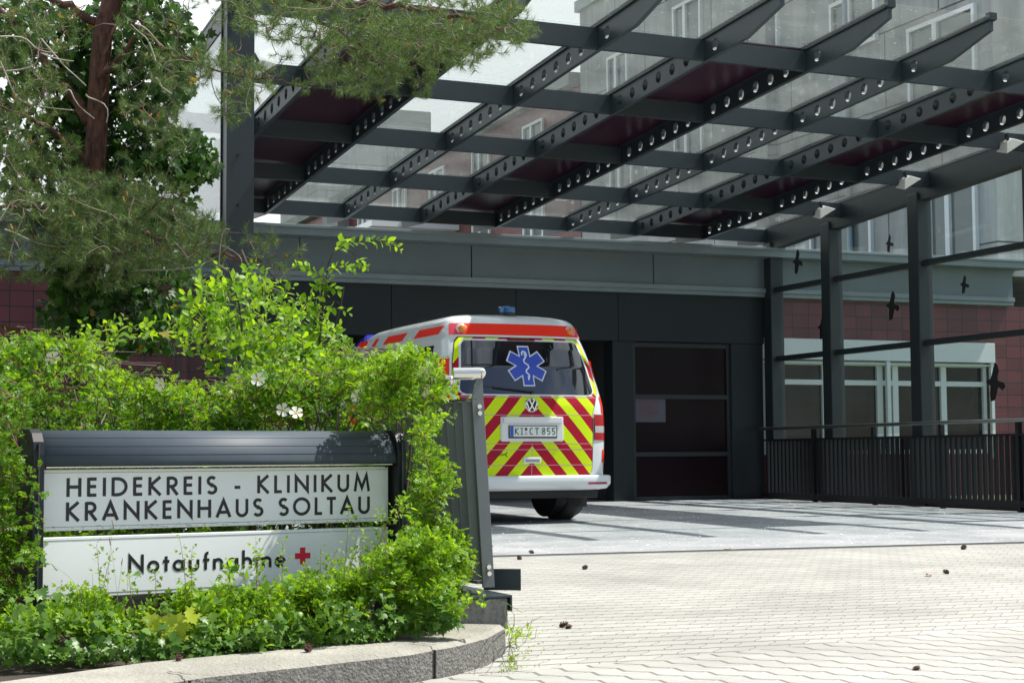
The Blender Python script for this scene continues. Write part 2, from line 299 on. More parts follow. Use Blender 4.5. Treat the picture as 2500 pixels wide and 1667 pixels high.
mb.box((XD0, YF+.06, .09), (XD1, YF+.09, 2.6)); dg = mb.build('garage_door', M_doorglass, hb)
mb = MB()
for z in (.12, .82, 1.73, 2.55): mb.box((XD0, YF+.02, z-.035), (XD1, YF+.058, z+.035))
for x in (XD0+.03, XD1-.03): mb.box((x-.03, YF+.021, .09), (x+.03, YF+.057, 2.6))
mb.build('door_frame', M_doorframe, dg)
p0, p1 = atY(1543, 966, YF), atY(1628, 1030, YF)
mb = MB(); mb.box((p0[0], YF+.04, p1[2]), (p1[0], YF+.046, p0[2])); nt_ = mb.build('door_notice', mat('notice_paper', (.10,.10,.125), .6), dg)
mb = MB()
for i in range(8):
    z = p0[2]-.06-i*.042; wd = (.32,.38,.2,.36,.4,.34,.22,.12)[i]; xc = (p0[0]+p1[0])/2
    mb.box((xc-wd*.45, YF+.036, z-.009), (xc+wd*.45, YF+.039, z+.004))
mb.build('notice_text', mat('faded_red_print', (.2,.04,.07), .6), nt_)
# garage interior
mb = MB(); x0, x1, y1 = 5.0, XP, YF+9
mb.add([(x0,YF+.3,.1),(x1,YF+.3,.1),(x1,y1,.1),(x0,y1,.1),(x0,YF+.3,2.75),(x1,YF+.3,2.75),(x1,y1,2.75),(x0,y1,2.75)], [(3,2,6,7),(0,3,7,4),(2,1,5,6),(4,7,6,5)])
mb.build('garage_interior', mat('garage_wall', (.03,.03,.032), .8), hb)
mb = MB(); mb.box((-25, YF+.4, 3.95), (19.0, YF+20, 4.05)); mb.build('flat_roof', mat('bitumen_roof', (.15,.15,.15), .9), hb)
# ground-floor window band of the right part
def window(parent, org, ud, w, h, cols, rows, mframe=M_white, fw=.06, depth=.05, nrm=(0,-1,0), mullions=None, trans=None, glass=None):
    """frame with mullions at fractions; org lower-left, ud unit dir along the wall, nrm outward"""
    ud = Vector(ud); n = Vector(nrm); o = Vector(org); up = Vector((0,0,1)); mb = MB()
    def b(u0, u1, v0, v1, d0, d1):
        P = lambda u, v, d: o+ud*u+up*v+n*d
        mb.hexa([P(u0,v0,d0),P(u1,v0,d0),P(u1,v0,d1),P(u0,v0,d1),P(u0,v1,d0),P(u1,v1,d0),P(u1,v1,d1),P(u0,v1,d1)])
    b(0,w,0,fw,0,depth); b(0,w,h-fw,h,0,depth); b(0,fw,fw,h-fw,0,depth-.003); b(w-fw,w,fw,h-fw,0,depth-.003)
    for c in cols: b(c*w-fw*.8,c*w+fw*.8,fw,h-fw,0,depth-.006)
    for r in rows: b(fw,w-fw,r*h-fw*.6,r*h+fw*.6,0,depth-.009)
    f = mb.build('window', mframe, parent)
    mb = MB(); P = lambda u, v, d: o+ud*u+up*v+n*d; mb.add([P(.01,.01,.012),P(w-.01,.01,.012),P(w-.01,h-.01,.012),P(.01,h-.01,.012)], [(0,1,2,3)])
    mb.build('pane', glass or M_pane, f); return f
M_pane = mat('dark_window_glass', (.012,.014,.016), .04, spec=.35)
wx0 = 14.0; wx1 = 18.50
window(hb, (wx0, YF+.10, .80), (1,0,0), wx1-wx0, 1.55, [.27,.51,.58,.80], [.77], fw=.07, depth=.07)
mb = MB(); mb.box((14.0, YF-.12, 2.36), (18.58, YF+.1, 2.70)); mb.build('blind_box', M_white, hb, bevel=.006)
mb = MB(); mb.box((14.0, YF-.07, 2.30), (18.56, YF+.02, 2.325))
mb.box((16.35, YF-.1, .80), (16.42, YF-.04, 2.36)); mb.box((18.50, YF-.1, .70), (18.56, YF-.04, 2.36)); mb.build('blind_rail', M_white, hb)
# dim things behind the panes are left to the dark glass; a curtain inside shows at the right
mb = MB()
for i in range(14):
    x = 17.62+i*.045; mb.tube([(x, YF+.18+.012*(i % 2), .85), (x+.01*math.sin(i), YF+.18, 1.9)], .024, 6)
mb.build('curtain', mat('beige_curtain', (.28,.22,.18), .8), hb)

# tall concrete + red wing behind the flat roof (faces -X)
XW = 18.8; YC = 40.5
tw = thing('concrete_hospital_wing', (XW+4, YF+6, 0), 'tall grey concrete hospital wing with white framed windows above the flat roof', 'building')
mb = MB(); mb.box((XW, YF+.0, 3.9), (XW+25, YC, 13.0)); mb.box((XW, YF+.02, -.3), (XW+.01, YF+.05, 3.9)); 
mb.build('wall', M_slab, tw)
mb = MB(); mb.box((XW-.12, YF-.1, 13.0), (XW+25, YC+.1, 13.3)); mb.build('roof', M_trim, tw)
mb = MB(); mb.box((XW-.25, 30.4, 4.1), (XW-.002, 30.9, 13.0)); mb.build('pilaster', M_slab, tw)
mb = MB(); mb.tube([(XW-.08, 27.6, 4.1), (XW-.08, 27.6, 13.0)], .06, 10); mb.build('downpipe', mat('zinc_pipe', (.25,.33,.38), .4, metal=.4), tw)
# windows by floor
def winX(y0, y1, z0, z1, par=None, X=XW, **k):
    return window(par or tw, (X, y1, z0), (0,-1,0), y1-y0, z1-z0, k.get('cols', [.42]), k.get('rows', []), nrm=(-1,0,0), fw=.08, depth=.08, glass=M_pane2)
M_pane2 = mat('grey_window_glass', (.12,.15,.155), .05, spec=.7)
for (y0, y1, z0, z1) in ((23.6,25.6,7.0,8.85),(26.6,28.2,8.9,10.0),(26.9,29.1,4.25,5.75),(23.7,25.1,4.2,5.9),(30.2,31.7,4.6,5.9),(30.2,31.7,9.0,10.5),(33.6,35.0,7.4,8.8),(37.5,38.7,10.1,11.3),(33.6,35.0,4.3,5.7),(37.3,38.6,7.2,8.6),(37.3,38.6,4.3,5.7),(33.6,35.0,10.4,11.7)):
    winX(y0, y1, z0, z1)
rw = thing('red_hospital_wing', (XW+4, 46, 0), 'long red tiled wing with white windows beyond the grey concrete wing', 'building')
mb = MB(); mb.box((XW, YC+.05, 0), (XW+16, 95, 11.0)); mb.build('wall', M_tile, rw)
mb = MB(); mb.box((XW-.3, YC+.12, 11.0), (XW+16.2, 95.2, 11.35)); mb.build('roof', M_conc, rw)
for y0 in (43.0, 47.2, 51.3, 55.3, 59.6, 64, 70, 76):
    for z0 in (6.9, 9.1):
        winX(y0, y0+1.5, z0, z0+1.45, rw)
mb = MB(); mb.box((XW-.5, 62.4, 4), (XW-.01, 64.6, 11.0)); mb.build('stair_shaft', M_conc, rw)
mb = MB(); mb.hexa([(XW-3,50,8.2),(XW-.01,50,8.2),(XW-.01,56,8.2),(XW-3,56,8.2),(XW-3,50,8.4),(XW-.01,50,8.9),(XW-.01,56,8.9),(XW-3,56,8.4)]); mb.build('porch_roof', M_white, rw)
# grey block behind
gb = thing('grey_concrete_block', (24, 84, 0), 'distant grey concrete block with a small roof hut seen through the left roof glass', 'building')
a = atY(777, 302, 84); b_ = atY(1085, 302, 84)
mb = MB(); mb.box((a[0], 84, 0), (b_[0]+6, 92, a[2])); mb.build('wall', M_slab, gb)
c0 = atY(970, 268, 84.5); c1 = atY(1052, 268, 84.5); mb = MB(); mb.box((c0[0], 84.5, a[2]), (c1[0], 88, c0[2])); mb.build('roof_hut', M_conc, gb)
# rooftop plant with louvres, left
pl = thing('rooftop_plant_room', (6.5, 33, 4.1), 'louvred grey plant room on the flat roof seen left of the big post', 'plant room')
a = atY(330, 468, 30); b_ = atY(575, 468, 30); base = 4.06
mb = MB(); mb.box((a[0], 30.06, base), (b_[0], 33, a[2])); mb.build('housing', mat('plant_room_grey', (.2,.24,.27), .6), pl)
mb = MB(); zz = base+.05; nl = 0
while zz < a[2]-.08:
    mb.hexa([(a[0], 29.98, zz), (b_[0], 29.98, zz), (b_[0], 30.05, zz+.04), (a[0], 30.05, zz+.04), (a[0], 29.98, zz+.035), (b_[0], 29.98, zz+.035), (b_[0], 30.05, zz+.075), (a[0], 30.05, zz+.075)]); zz += .14
mb.build('louvre', M_fascia, pl)
a2 = atY(490, 520, 29.6); b2 = atY(600, 545, 29.6)
wb = MB(); wb.box((a2[0], 29.5, b2[2]), (b2[0], 29.9, a2[2])); tag(wb.build('white_roof_cabinet', M_white, None, bevel=.02), 'small white cabinet in front of the louvred plant room behind the big post', 'cabinet')

# ------------------------------------------------------------------ entrance canopy
CO = np.array([5.709, 12.27, 4.914]); CU = np.array([1.198, 0, -.009]); CV = np.array([0, 2.174, -.1203])
BH = .225
def CP(i, j, dz=0.): return CO+CU*i+CV*j+np.array([0, 0, dz])
cn = thing('entrance_canopy', (9, 14.44, .05), 'large steel and glass canopy with perforated beams and maroon panels over the ambulance bay', 'canopy')
SL = CV/2.174                       # per metre of Y
def beam(i, j0, j1, t=.05, front=True, holes=True, name='perforated_beam', mt=None):
    X = (CO+CU*i)[0]; zi = CU[2]*i
    def zb(y): return CO[2]+zi+(y-CO[1])*SL[2]
    mb = MB(); hy = []
    for j in range(j0, j1):
        y_end = CO[1]+2.174*(j+1); hy += [y_end-.253-.3125*k for k in range(6)]
    if front: hy.append(CO[1]+2.174-.245)
    hy = sorted(hy) if holes else []
    y = CO[1]+2.174*j0 if not front else CO[1]+2.174-.83
    yend = CO[1]+2.174*j1; r = .062; hc = .112; hw = .085; nseg = 16
    segs = []
    for h in hy: segs.append((h-hw, h+hw, h))
    cur = y; parts = []
    for a, b, h in segs:
        if a > cur+1e-4: parts.append((cur, a, None))
        parts.append((a, b, h)); cur = b
    parts.append((cur, yend, None))
    for s_, x in ((-1, X-t/2), (1, X+t/2)):
        for a, b, h in parts:
            if h is None:
                q = [(x,a,zb(a)), (x,b,zb(b)), (x,b,zb(b)+BH), (x,a,zb(a)+BH)]; mb.add(q, [(0,1,2,3) if s_ > 0 else (3,2,1,0)])
            else:
                vs = []
                for k in range(nseg):
                    an = 2*math.pi*(k+.5)/nseg; c, sn = math.cos(an), math.sin(an)
                    vs.append((x, h+r*c, zb(h)+hc+r*sn))
                for k in range(nseg):
                    an = 2*math.pi*(k+.5)/nseg; c, sn = math.cos(an), math.sin(an)
                    # square border
                    m = max(abs(c), abs(sn)); yy = h+hw*c/m; f_ = sn/m
                    z0_ = zb(yy); vs.append((x, yy, (z0_+hc+ (BH-hc if f_ > 0 else hc)*f_)))
                fs = [(k, (k+1) % nseg, nseg+(k+1) % nseg, nseg+k) for k in range(nseg)]
                # corner fill
                mb.add(vs, [f if s_ < 0 else tuple(reversed(f)) for f in fs])
                for cy_, cz_, k in ((1,1,1),(-1,1,5),(-1,-1,9),(1,-1,13)):
                    yy = h+hw*cy_; zz_ = zb(yy)+(BH if cz_ > 0 else 0)
                    mb.add([vs[nseg+k], vs[nseg+k+1], (x, yy, zz_)], [(0,1,2)])
    for h in hy:
        b0 = len(mb.v)
        for k in range(nseg):
            an = 2*math.pi*(k+.5)/nseg
            for x in (X-t/2, X+t/2): mb.v.append((x, h+r*math.cos(an), zb(h)+hc+r*math.sin(an)))
        for k in range(nseg):
            k2 = (k+1) % nseg; mb.f.append((b0+2*k, b0+2*k+1, b0+2*k2+1, b0+2*k2))
    # bottom, ends, top flange
    mb.add([(X-t/2,y,zb(y)),(X+t/2,y,zb(y)),(X+t/2,yend,zb(yend)),(X-t/2,yend,zb(yend))], [(0,3,2,1)])
    mb.add([(X-t/2,yend,zb(yend)),(X+t/2,yend,zb(yend)),(X+t/2,yend,zb(yend)+BH),(X-t/2,yend,zb(yend)+BH)], [(0,1,2,3)])
    if front:   # tapered cantilever tip
        yt = 12.97; zt = zb(yt)+BH+.0
        mb.hexa([(X-t/2,yt,zt-.10),(X+t/2,yt,zt-.10),(X+t/2,y,zb(y)),(X-t/2,y,zb(y)),(X-t/2,yt,zt),(X+t/2,yt,zt),(X+t/2,y,zb(y)+BH),(X-t/2,y,zb(y)+BH)])
    y_f = 12.97 if front else y
    P = lambda yy, dx, dz: (X+dx, yy, zb(yy)+BH+dz)
    mb.hexa([P(y_f,-.05,.001),P(y_f,.05,.001),P(yend+.0,.05,.001),P(yend,-.05,.001),P(y_f,-.05,.016),P(y_f,.05,.016),P(yend,.05,.016),P(yend,-.05,.016)])
    mb.hexa([P(y_f,-.02,.042),P(y_f,.02,.042),P(yend+.0,.02,.042),P(yend,-.02,.042),P(y_f,-.03,.055),P(y_f,.03,.055),P(yend,.03,.055),P(yend,-.03,.055)])
    # rear tapered stub above the garage roof
    y2 = yend+.9
    mb.hexa([(X-t/2,yend,zb(yend)),(X+t/2,yend,zb(yend)),(X+t/2,y2,zb(y2)+.1),(X-t/2,y2,zb(y2)+.1),(X-t/2,yend,zb(yend)+BH),(X+t/2,yend,zb(yend)+BH),(X+t/2,y2,zb(y2)+BH),(X-t/2,y2,zb(y2)+BH)])
    return mb.build(name, mt or M_steelb, cn)
for i in range(-1, 7): beam(i, 1, 5)
for i in (-2, 7): beam(i, 1, 5, t=.09, holes=False, name='edge_beam', mt=M_steel)
for i in range(-1, 8):
    if True:
        X = (CO+CU*i)[0]; y = 12.95; z = CO[2]+CU[2]*i+(y-CO[1])*SL[2]+BH
        mb = MB(); mb.box((X-.045, y-.02, z-.0), (X+.045, y+.05, z+.075)); mb.build('glass_clamp', M_steel, cn, bevel=.004)
for j in range(1, 6):               # purlins between the beams, one piece per bay
    for i in range(-2, 7):
        a = CP(i, j); b = CP(i+1, j); t0 = .046 if i == -2 else .026; t1 = .046 if i == 6 else .026
        mb = MB(); A = np.array([a[0]+t0, a[1], a[2]]); B = np.array([b[0]-t1, b[1], b[2]])
        q = []
        for dz in (.012, BH-.004):
            for P_, dy in ((A,-.03),(B,-.03),(B,.03),(A,.03)): q.append((P_[0], P_[1]+dy, P_[2]+dz))
        mb.hexa(q); mb.build('cross_beam', M_steelb, cn)
# roof glazing
RED = {-1, 2, 5}
for i in range(-2, 7):
    for j in range(0, 6):
        y0 = 12.93 if j == 0 else CO[1]+2.174*j+.006; y1 = CO[1]+2.174*(j+1)-.006
        if j == 5: y1 = y0+1.0
        x0 = (CO+CU*i)[0]+.012; x1 = (CO+CU*(i+1))[0]-.012
        def zz(x, y): return CO[2]+(y-CO[1])*SL[2]+CU[2]*((x-CO[0])/CU[0])+BH+.018
        red = i in RED and j >= 1
        if j == 0 and False: continue
        th = .016
        mb = MB(); mb.hexa([(x0,y0,zz(x0,y0)),(x1,y0,zz(x1,y0)),(x1,y1,zz(x1,y1)),(x0,y1,zz(x0,y1)),(x0,y0,zz(x0,y0)+th),(x1,y0,zz(x1,y0)+th),(x1,y1,zz(x1,y1)+th),(x0,y1,zz(x0,y1)+th)])
        mb.build('maroon_panel' if red else 'glass_pane', M_red_panel if red else M_glassroof, cn)
# ------------------------------------------------------------------ glazed side walls
def post(mb, X, Y, z1, wx=.12, wy=.24):
    # I-section post
    z0 = gz(Y)
    mb.box((X-wx, Y-wy/2, z0), (X+wx, Y-wy/2+.018, z1)); mb.box((X-wx, Y+wy/2-.018, z0), (X+wx, Y+wy/2, z1)); mb.box((X-.012, Y-wy/2+.018, z0), (X+.012, Y+wy/2-.018, z1))
XR = 14.10
gw = thing('glazed_side_wall', (XR, 20, .06), 'right hand glass side wall on dark steel posts with bird silhouettes stuck on it', 'glass wall')
ys = [23.0, 21.3, 19.08, 16.64, 14.6]
for y in ys:
    mb = MB(); zt = CP(7, (y-CO[1])/2.174)[2]-.02; mb.box((XR-.12, y-.12, gz(y)), (XR+.12, y+.12, zt)); 
    mb.build('post', M_steel, gw, bevel=.012)
for a, b in zip(ys[:-1], ys[1:]):
    for z in (2.335, 3.455):
        mb = MB(); mb.box((XR-.05, b+.123, z-.03), (XR+.05, a-.123, z+.03)); mb.box((XR-.035, b+.123, z+.03), (XR-.02, a-.123, z+.05)); mb.build('transom', M_steel, gw)
    zt0, zt1 = CP(7, (b-CO[1])/2.174)[2], CP(7, (a-CO[1])/2.174)[2]
    mb = MB(); mb.hexa([(XR-.08,b+.12,zt0-.13),(XR+.08,b+.12,zt0-.13),(XR+.08,a-.12,zt1-.13),(XR-.08,a-.12,zt1-.13),(XR-.08,b+.12,zt0-.003),(XR+.08,b+.12,zt0-.003),(XR+.08,a-.12,zt1-.003),(XR-.08,a-.12,zt1-.003)]); mb.build('top_rail', M_steel, gw)
mb = MB(); mb.box((XR-.06, 12.0, .02), (XR+.2, 23.1, .19)); mb.build('plinth', M_darkpanel, gw)
panes = []
for a, b in zip(ys[:-1], ys[1:]):
    zt = min(CP(7, (a-CO[1])/2.174)[2], 9)-.14; zt2 = CP(7, (b-CO[1])/2.174)[2]-.14
    for z0, z1, z2 in ((1.1,2.30,2.30),(2.37,3.42,3.42),(3.49,zt,zt2)):
        mb = MB(); mb.hexa([(XR+.052,b+.09,z0),(XR+.062,b+.09,z0),(XR+.062,a-.09,z0),(XR+.052,a-.09,z0),(XR+.052,b+.09,z2),(XR+.062,b+.09,z2),(XR+.062,a-.09,z1),(XR+.052,a-.09,z1)])
        panes.append((b, a, z0, z1, mb.build('pane', M_glasswall, gw)))
BIRD = [(-.08,-.5),(.06,-.47),(.13,-.25),(.16,-.12),(.30,-.22),(.40,-.12),(.36,-.02),(.17,.04),(.15,.14),(.20,.32),(.16,.48),(.10,.54),(.03,.42),(-.03,.2),(-.08,.1),(-.19,.07),(-.22,.03),(-.14,-.02),(-.08,-.08),(-.10,-.3)]
for k, (x, y, s_) in enumerate(((1944,640,.34),(2169,595,.22),(2175,747,.37),(2005,800,.32),(2352,695,.22),(2424,934,.44))):
    c = atX(x, y, XR+.05); best = [p for p in panes if p[0] < c[1] < p[1] and p[2]-.05 < c[2] < p[3]+.1]
    par = best[0][4] if best else panes[0][4]
    mb = MB(); s_ *= 1.12; poly = [(XR+.048, c[1]-u*s_*1.3, c[2]+v*s_) for u, v in BIRD]
    mb.prism(poly, None, (.003, 0, 0)); mb.build('bird_sticker', M_ink, par)
XL = 3.31
gl = thing('glazed_side_wall', (XL, 19, .06), 'left hand glass side wall half hidden behind the pine, with a thick front post', 'glass wall')
mb = MB(); zt = CP(-2, 1)[2]+.2; yb = 14.49
mb.box((XL-.125, yb-.13, .04), (XL+.125, yb-.11, zt)); mb.box((XL-.125, yb+.11, .04), (XL+.125, yb+.13, zt)); mb.box((XL-.11, yb-.11, .04), (XL-.04, yb+.11, zt)); mb.box((XL+.10, yb-.11, .04), (XL+.115, yb+.11, zt))
mb.build('front_post', M_steel, gl)
mb = MB()
for z in (2.2, 2.6, 3.05, 3.5, 3.9): mb.tube([(XL-.02, yb-.142, z), (XL-.02, yb-.128, z)], .012, 8)
mb.build('bolt', M_signpost, gl)
for y in (17.15, 19.4, 21.6, 23.0):
    mb = MB(); mb.box((XL-.035, y-.05, gz(y)), (XL+.035, y+.05, CP(-2, (y-CO[1])/2.174)[2])); mb.build('post', M_steel, gl, bevel=.005)
pa = atX(543, 352, XL); pb = atX(350, 505, XL)
mb = MB(); mb.bar(pa, pb, .08, .10); mb.build('diagonal_brace', M_steelb, gl)
for a, b in zip((23.0, 21.6, 19.4, 17.15), (21.6, 19.4, 17.15, 14.7)):
    mb = MB(); z2 = CP(-2, (b-CO[1])/2.174)[2]-.05; z1 = CP(-2, (a-CO[1])/2.174)[2]-.05
    mb.hexa([(XL-.06,b,1.0),(XL-.05,b,1.0),(XL-.05,a,1.0),(XL-.06,a,1.0),(XL-.06,b,z2),(XL-.05,b,z2),(XL-.05,a,z1),(XL-.06,a,z1)]); mb.build('pane', M_glasswall, gl)
# floodlights hanging from the canopy
M_lamp = mat('floodlight_housing', (.55,.54,.5), .4); M_lampglass = mat('floodlight_glass', (.12,.12,.12), .1)
def floodlight(x, y, z, rz, label):
    t = thing('floodlight', (0,0,0), label, 'floodlight', 'floodlights under the canopy'); 
    mb = MB(); mb.hexa([(-.15,-.11,-.10),(.15,-.11,-.10),(.15,.11,-.10),(-.15,.11,-.10),(-.05,-.04,0),(.05,-.04,0),(.05,.04,0),(-.05,.04,0)]); mb.build('housing', M_lamp, t, bevel=.006)
    mb = MB(); mb.box((-.13,-.09,-.106),(.13,.09,-.101)); mb.build('lens', M_lampglass, t)
    mb = MB(); mb.box((-.015,-.015,0),(.015,.015,.10)); mb.tube([(-.02,0,.05),(-.12,.02,.03),(-.16,.02,-.04)], .008, 6); mb.build('bracket', M_steel, t)
    t.location = (x, y, z); t.rotation_euler = (math.radians(18), math.radians(-32), rz); return t
for (px_, py_, j, lab) in ((2006,513,4,'farthest small floodlight under the canopy by the right glass wall'),(2212,440,3,'middle floodlight under the canopy by the right glass wall'),(2461,350,2,'nearest and largest floodlight under the canopy at the right picture edge'),(631,161,2,'floodlight tucked beside the big left post behind pine twigs')):
    p = atY(px_, py_, CO[1]+2.174*j-.12); floodlight(p[0], p[1], p[2]+.04, math.radians(-10), lab)
# ------------------------------------------------------------------ railing on the right
rr = thing('steel_railing', (13.85, 19, .05), 'long dark steel bar railing with round handrail along the right glass wall', 'railing')
XQ = 13.86; hz = 1.215
mb = MB(); mb.tube([(XQ-.1, 24.0 if False else 23.1, hz), (XQ-.1, 12.0, hz)], .026, 12); mb.build('handrail', mat('brushed_rail', (.25,.25,.26), .3, metal=.8), rr, smooth=True)
mb = MB(); mb.box((XQ-.02, 12, 1.02), (XQ+.02, 23.0, 1.05)); mb.box((XQ-.025, 12, .12), (XQ+.025, 23.0, .2)); mb.build('rail', M_signpost, rr)
y = 12.1; n = 0
while y < 22.95:
    mb = MB(); 
    if n % 14 == 0: mb.box((XQ-.03, y-.03, gz(y)), (XQ+.03, y+.03, 1.19)); mb.build('railing_post', M_signpost, rr)
    else: mb.box((XQ-.025, y-.022, .2), (XQ+.02, y+.022, 1.02)); mb.build('bar', M_signpost, rr)
    y += .112 if True else 0; n += 1
# ------------------------------------------------------------------ hospital sign (bottom left)
SA = np.array([.69, 6.40]); SB = np.array([2.23, 6.67]); SD = (SB-SA)/np.linalg.norm(SB-SA); SN = np.array([SD[1], -SD[0]]); SLN = float(np.linalg.norm(SB-SA))
def sp(s_, n_, z): q = SA+SD*s_+SN*n_; return (q[0], q[1], z)
def signuv(x, y, n_=0.):
    d = ray(x, y); o = np.array([*(SA+SN*n_), 0.]); nn = np.array([*SN, 0.]); t = ((o-CAMP)@nn)/(d@nn); p = CAMP+d*t
    return float((p[:2]-SA)@SD), float(p[2])
def sbox(mb, s0, s1, n0, n1, z0, z1): mb.hexa([sp(s0,n0,z0),sp(s1,n0,z0),sp(s1,n1,z0),sp(s0,n1,z0),sp(s0,n0,z1),sp(s1,n0,z1),sp(s1,n1,z1),sp(s0,n1,z1)])
zt = signuv(300, 1050, .03)[1]
s0 = signuv(105, 1200, .05)[0]; s1 = signuv(948, 1200, .05)[0]
sg = thing('hospital_sign', (float(SA[0]+.8), float(SA[1]+.1), .1), 'white two panel hospital sign in a dark rounded frame standing in the bushes', 'sign')
mb = MB()
prof = [(-.10, zt-.138)]+[(-.01-.09*math.cos(a), zt-.07+.07*math.sin(a)) for a in np.linspace(.1, math.pi/2, 6)]+[(-.01+.112*math.sin(a), zt-.132+.132*math.cos(a)) for a in np.linspace(.08, math.pi/2, 14)]+[(.095, zt-.138)]
A_ = [sp(s0-.01, n_, z) for n_, z in prof]; B_ = [sp(s1+.012, n_, z) for n_, z in prof]; k = len(prof)
mb.add(A_+B_, [tuple(range(k)), tuple(reversed(range(k, 2*k)))]+[(i, k+i, k+(i+1) % k, (i+1) % k) for i in range(k)])
hd = mb.build('hood', M_signblue, sg, smooth=True)
for f_ in hd.data.polygons:
    if len(f_.vertices) > 4: f_.use_smooth = False
mb = MB(); zl = zt-.136; sbox(mb, s0, s1, .06, .088, zl-.006, zl); mb.build('light_strip', M_inox, hd)
mb = MB(); 
for zr in (zt-.03, zt-.062, zt-.094): q_ = -.01+.1125*math.sqrt(max(0, 1-((zr-zt+.132)/.132)**2)); sbox(mb, s0, s1, q_-.004, q_+.0008, zr-.0003, zr+.0003)
mb.build('seam', M_signpost, hd)
for a, b in ((s0-.055, s0-.012), (s1+.014, s1+.057)):
    mb = MB(); pr = [(-.11, .05), (-.11, zt-.03), (-.08, zt+.004), (.04, zt+.004), (.075, zt-.012), (.098, zt-.045), (.107, zt-.09), (.107, .05)]
    A_ = [sp(a, n_, z) for n_, z in pr]; B_ = [sp(b, n_, z) for n_, z in pr]; k = len(pr)
    mb.add(A_+B_, [tuple(range(k)), tuple(reversed(range(k, 2*k)))]+[(i, k+i, k+(i+1) % k, (i+1) % k) for i in range(k)]); mb.build('sign_post', M_signpost, sg, bevel=.003)
    mb = MB(); m_ = (a+b)/2; sbox(mb, m_-.003, m_+.003, .1, .112, .06, zt-.05); mb.build('groove', M_steelb, sg)
z = [signuv(110, 1146, .05)[1], signuv(107, 1297, .05)[1], signuv(106, 1312, .05)[1], signuv(101, 1463, .05)[1]]
mb = MB(); sbox(mb, s0, s1, .0, .05, z[1], z[0]); up_ = mb.build('upper_panel', M_signwhite, sg, bevel=.003)
mb = MB(); sbox(mb, s0, s1, .0, .05, z[3], z[2]); lo_ = mb.build('lower_panel', M_signwhite, sg, bevel=.003)
mb = MB()
for a, b in ((z[0]-.013, 0), (z[1]+.014, 0)): sbox(mb, s0+.004, s1-.004, .0495, .0512, a, a+.0012)
mb.build('seam', M_steelb, up_)
mb = MB()
for a in (z[2]-.013, z[3]+.014): sbox(mb, s0+.004, s1-.004, .0495, .0512, a, a+.0012)
mb.build('seam', M_steelb, lo_)
mb = MB()
for k in range(150):
    u = s0+.02+(s1-s0-.04)*rng.beta(1.3, 1.1); zq = z[1]+.004+abs(rng.normal())*.006; l_ = rng.uniform(.002, .016)
    mb.add([sp(u, .0506, zq), sp(u+l_, .0506, zq+rng.normal()*.001), sp(u+l_*.8, .0506, zq+rng.uniform(.0006,.002)), sp(u+.001, .0506, zq+rng.uniform(.0004,.0016))], [(0,1,2,3)])
mb.build('grime', mat('grey_grime', (.38,.38,.35), .9), up_)
mb = MB(); q = signuv(942, 1139, .05); mb.tube([sp(q[0], .05, q[1]), sp(q[0], .055, q[1])], .004, 8); mb.build('screw', M_steelb, up_)
def arc(cx_, cy_, rx, ry, a0, a1, n=14): return [(cx_+rx*math.cos(math.radians(a0+(a1-a0)*i/n)), cy_+ry*math.sin(math.radians(a0+(a1-a0)*i/n))) for i in range(n+1)]
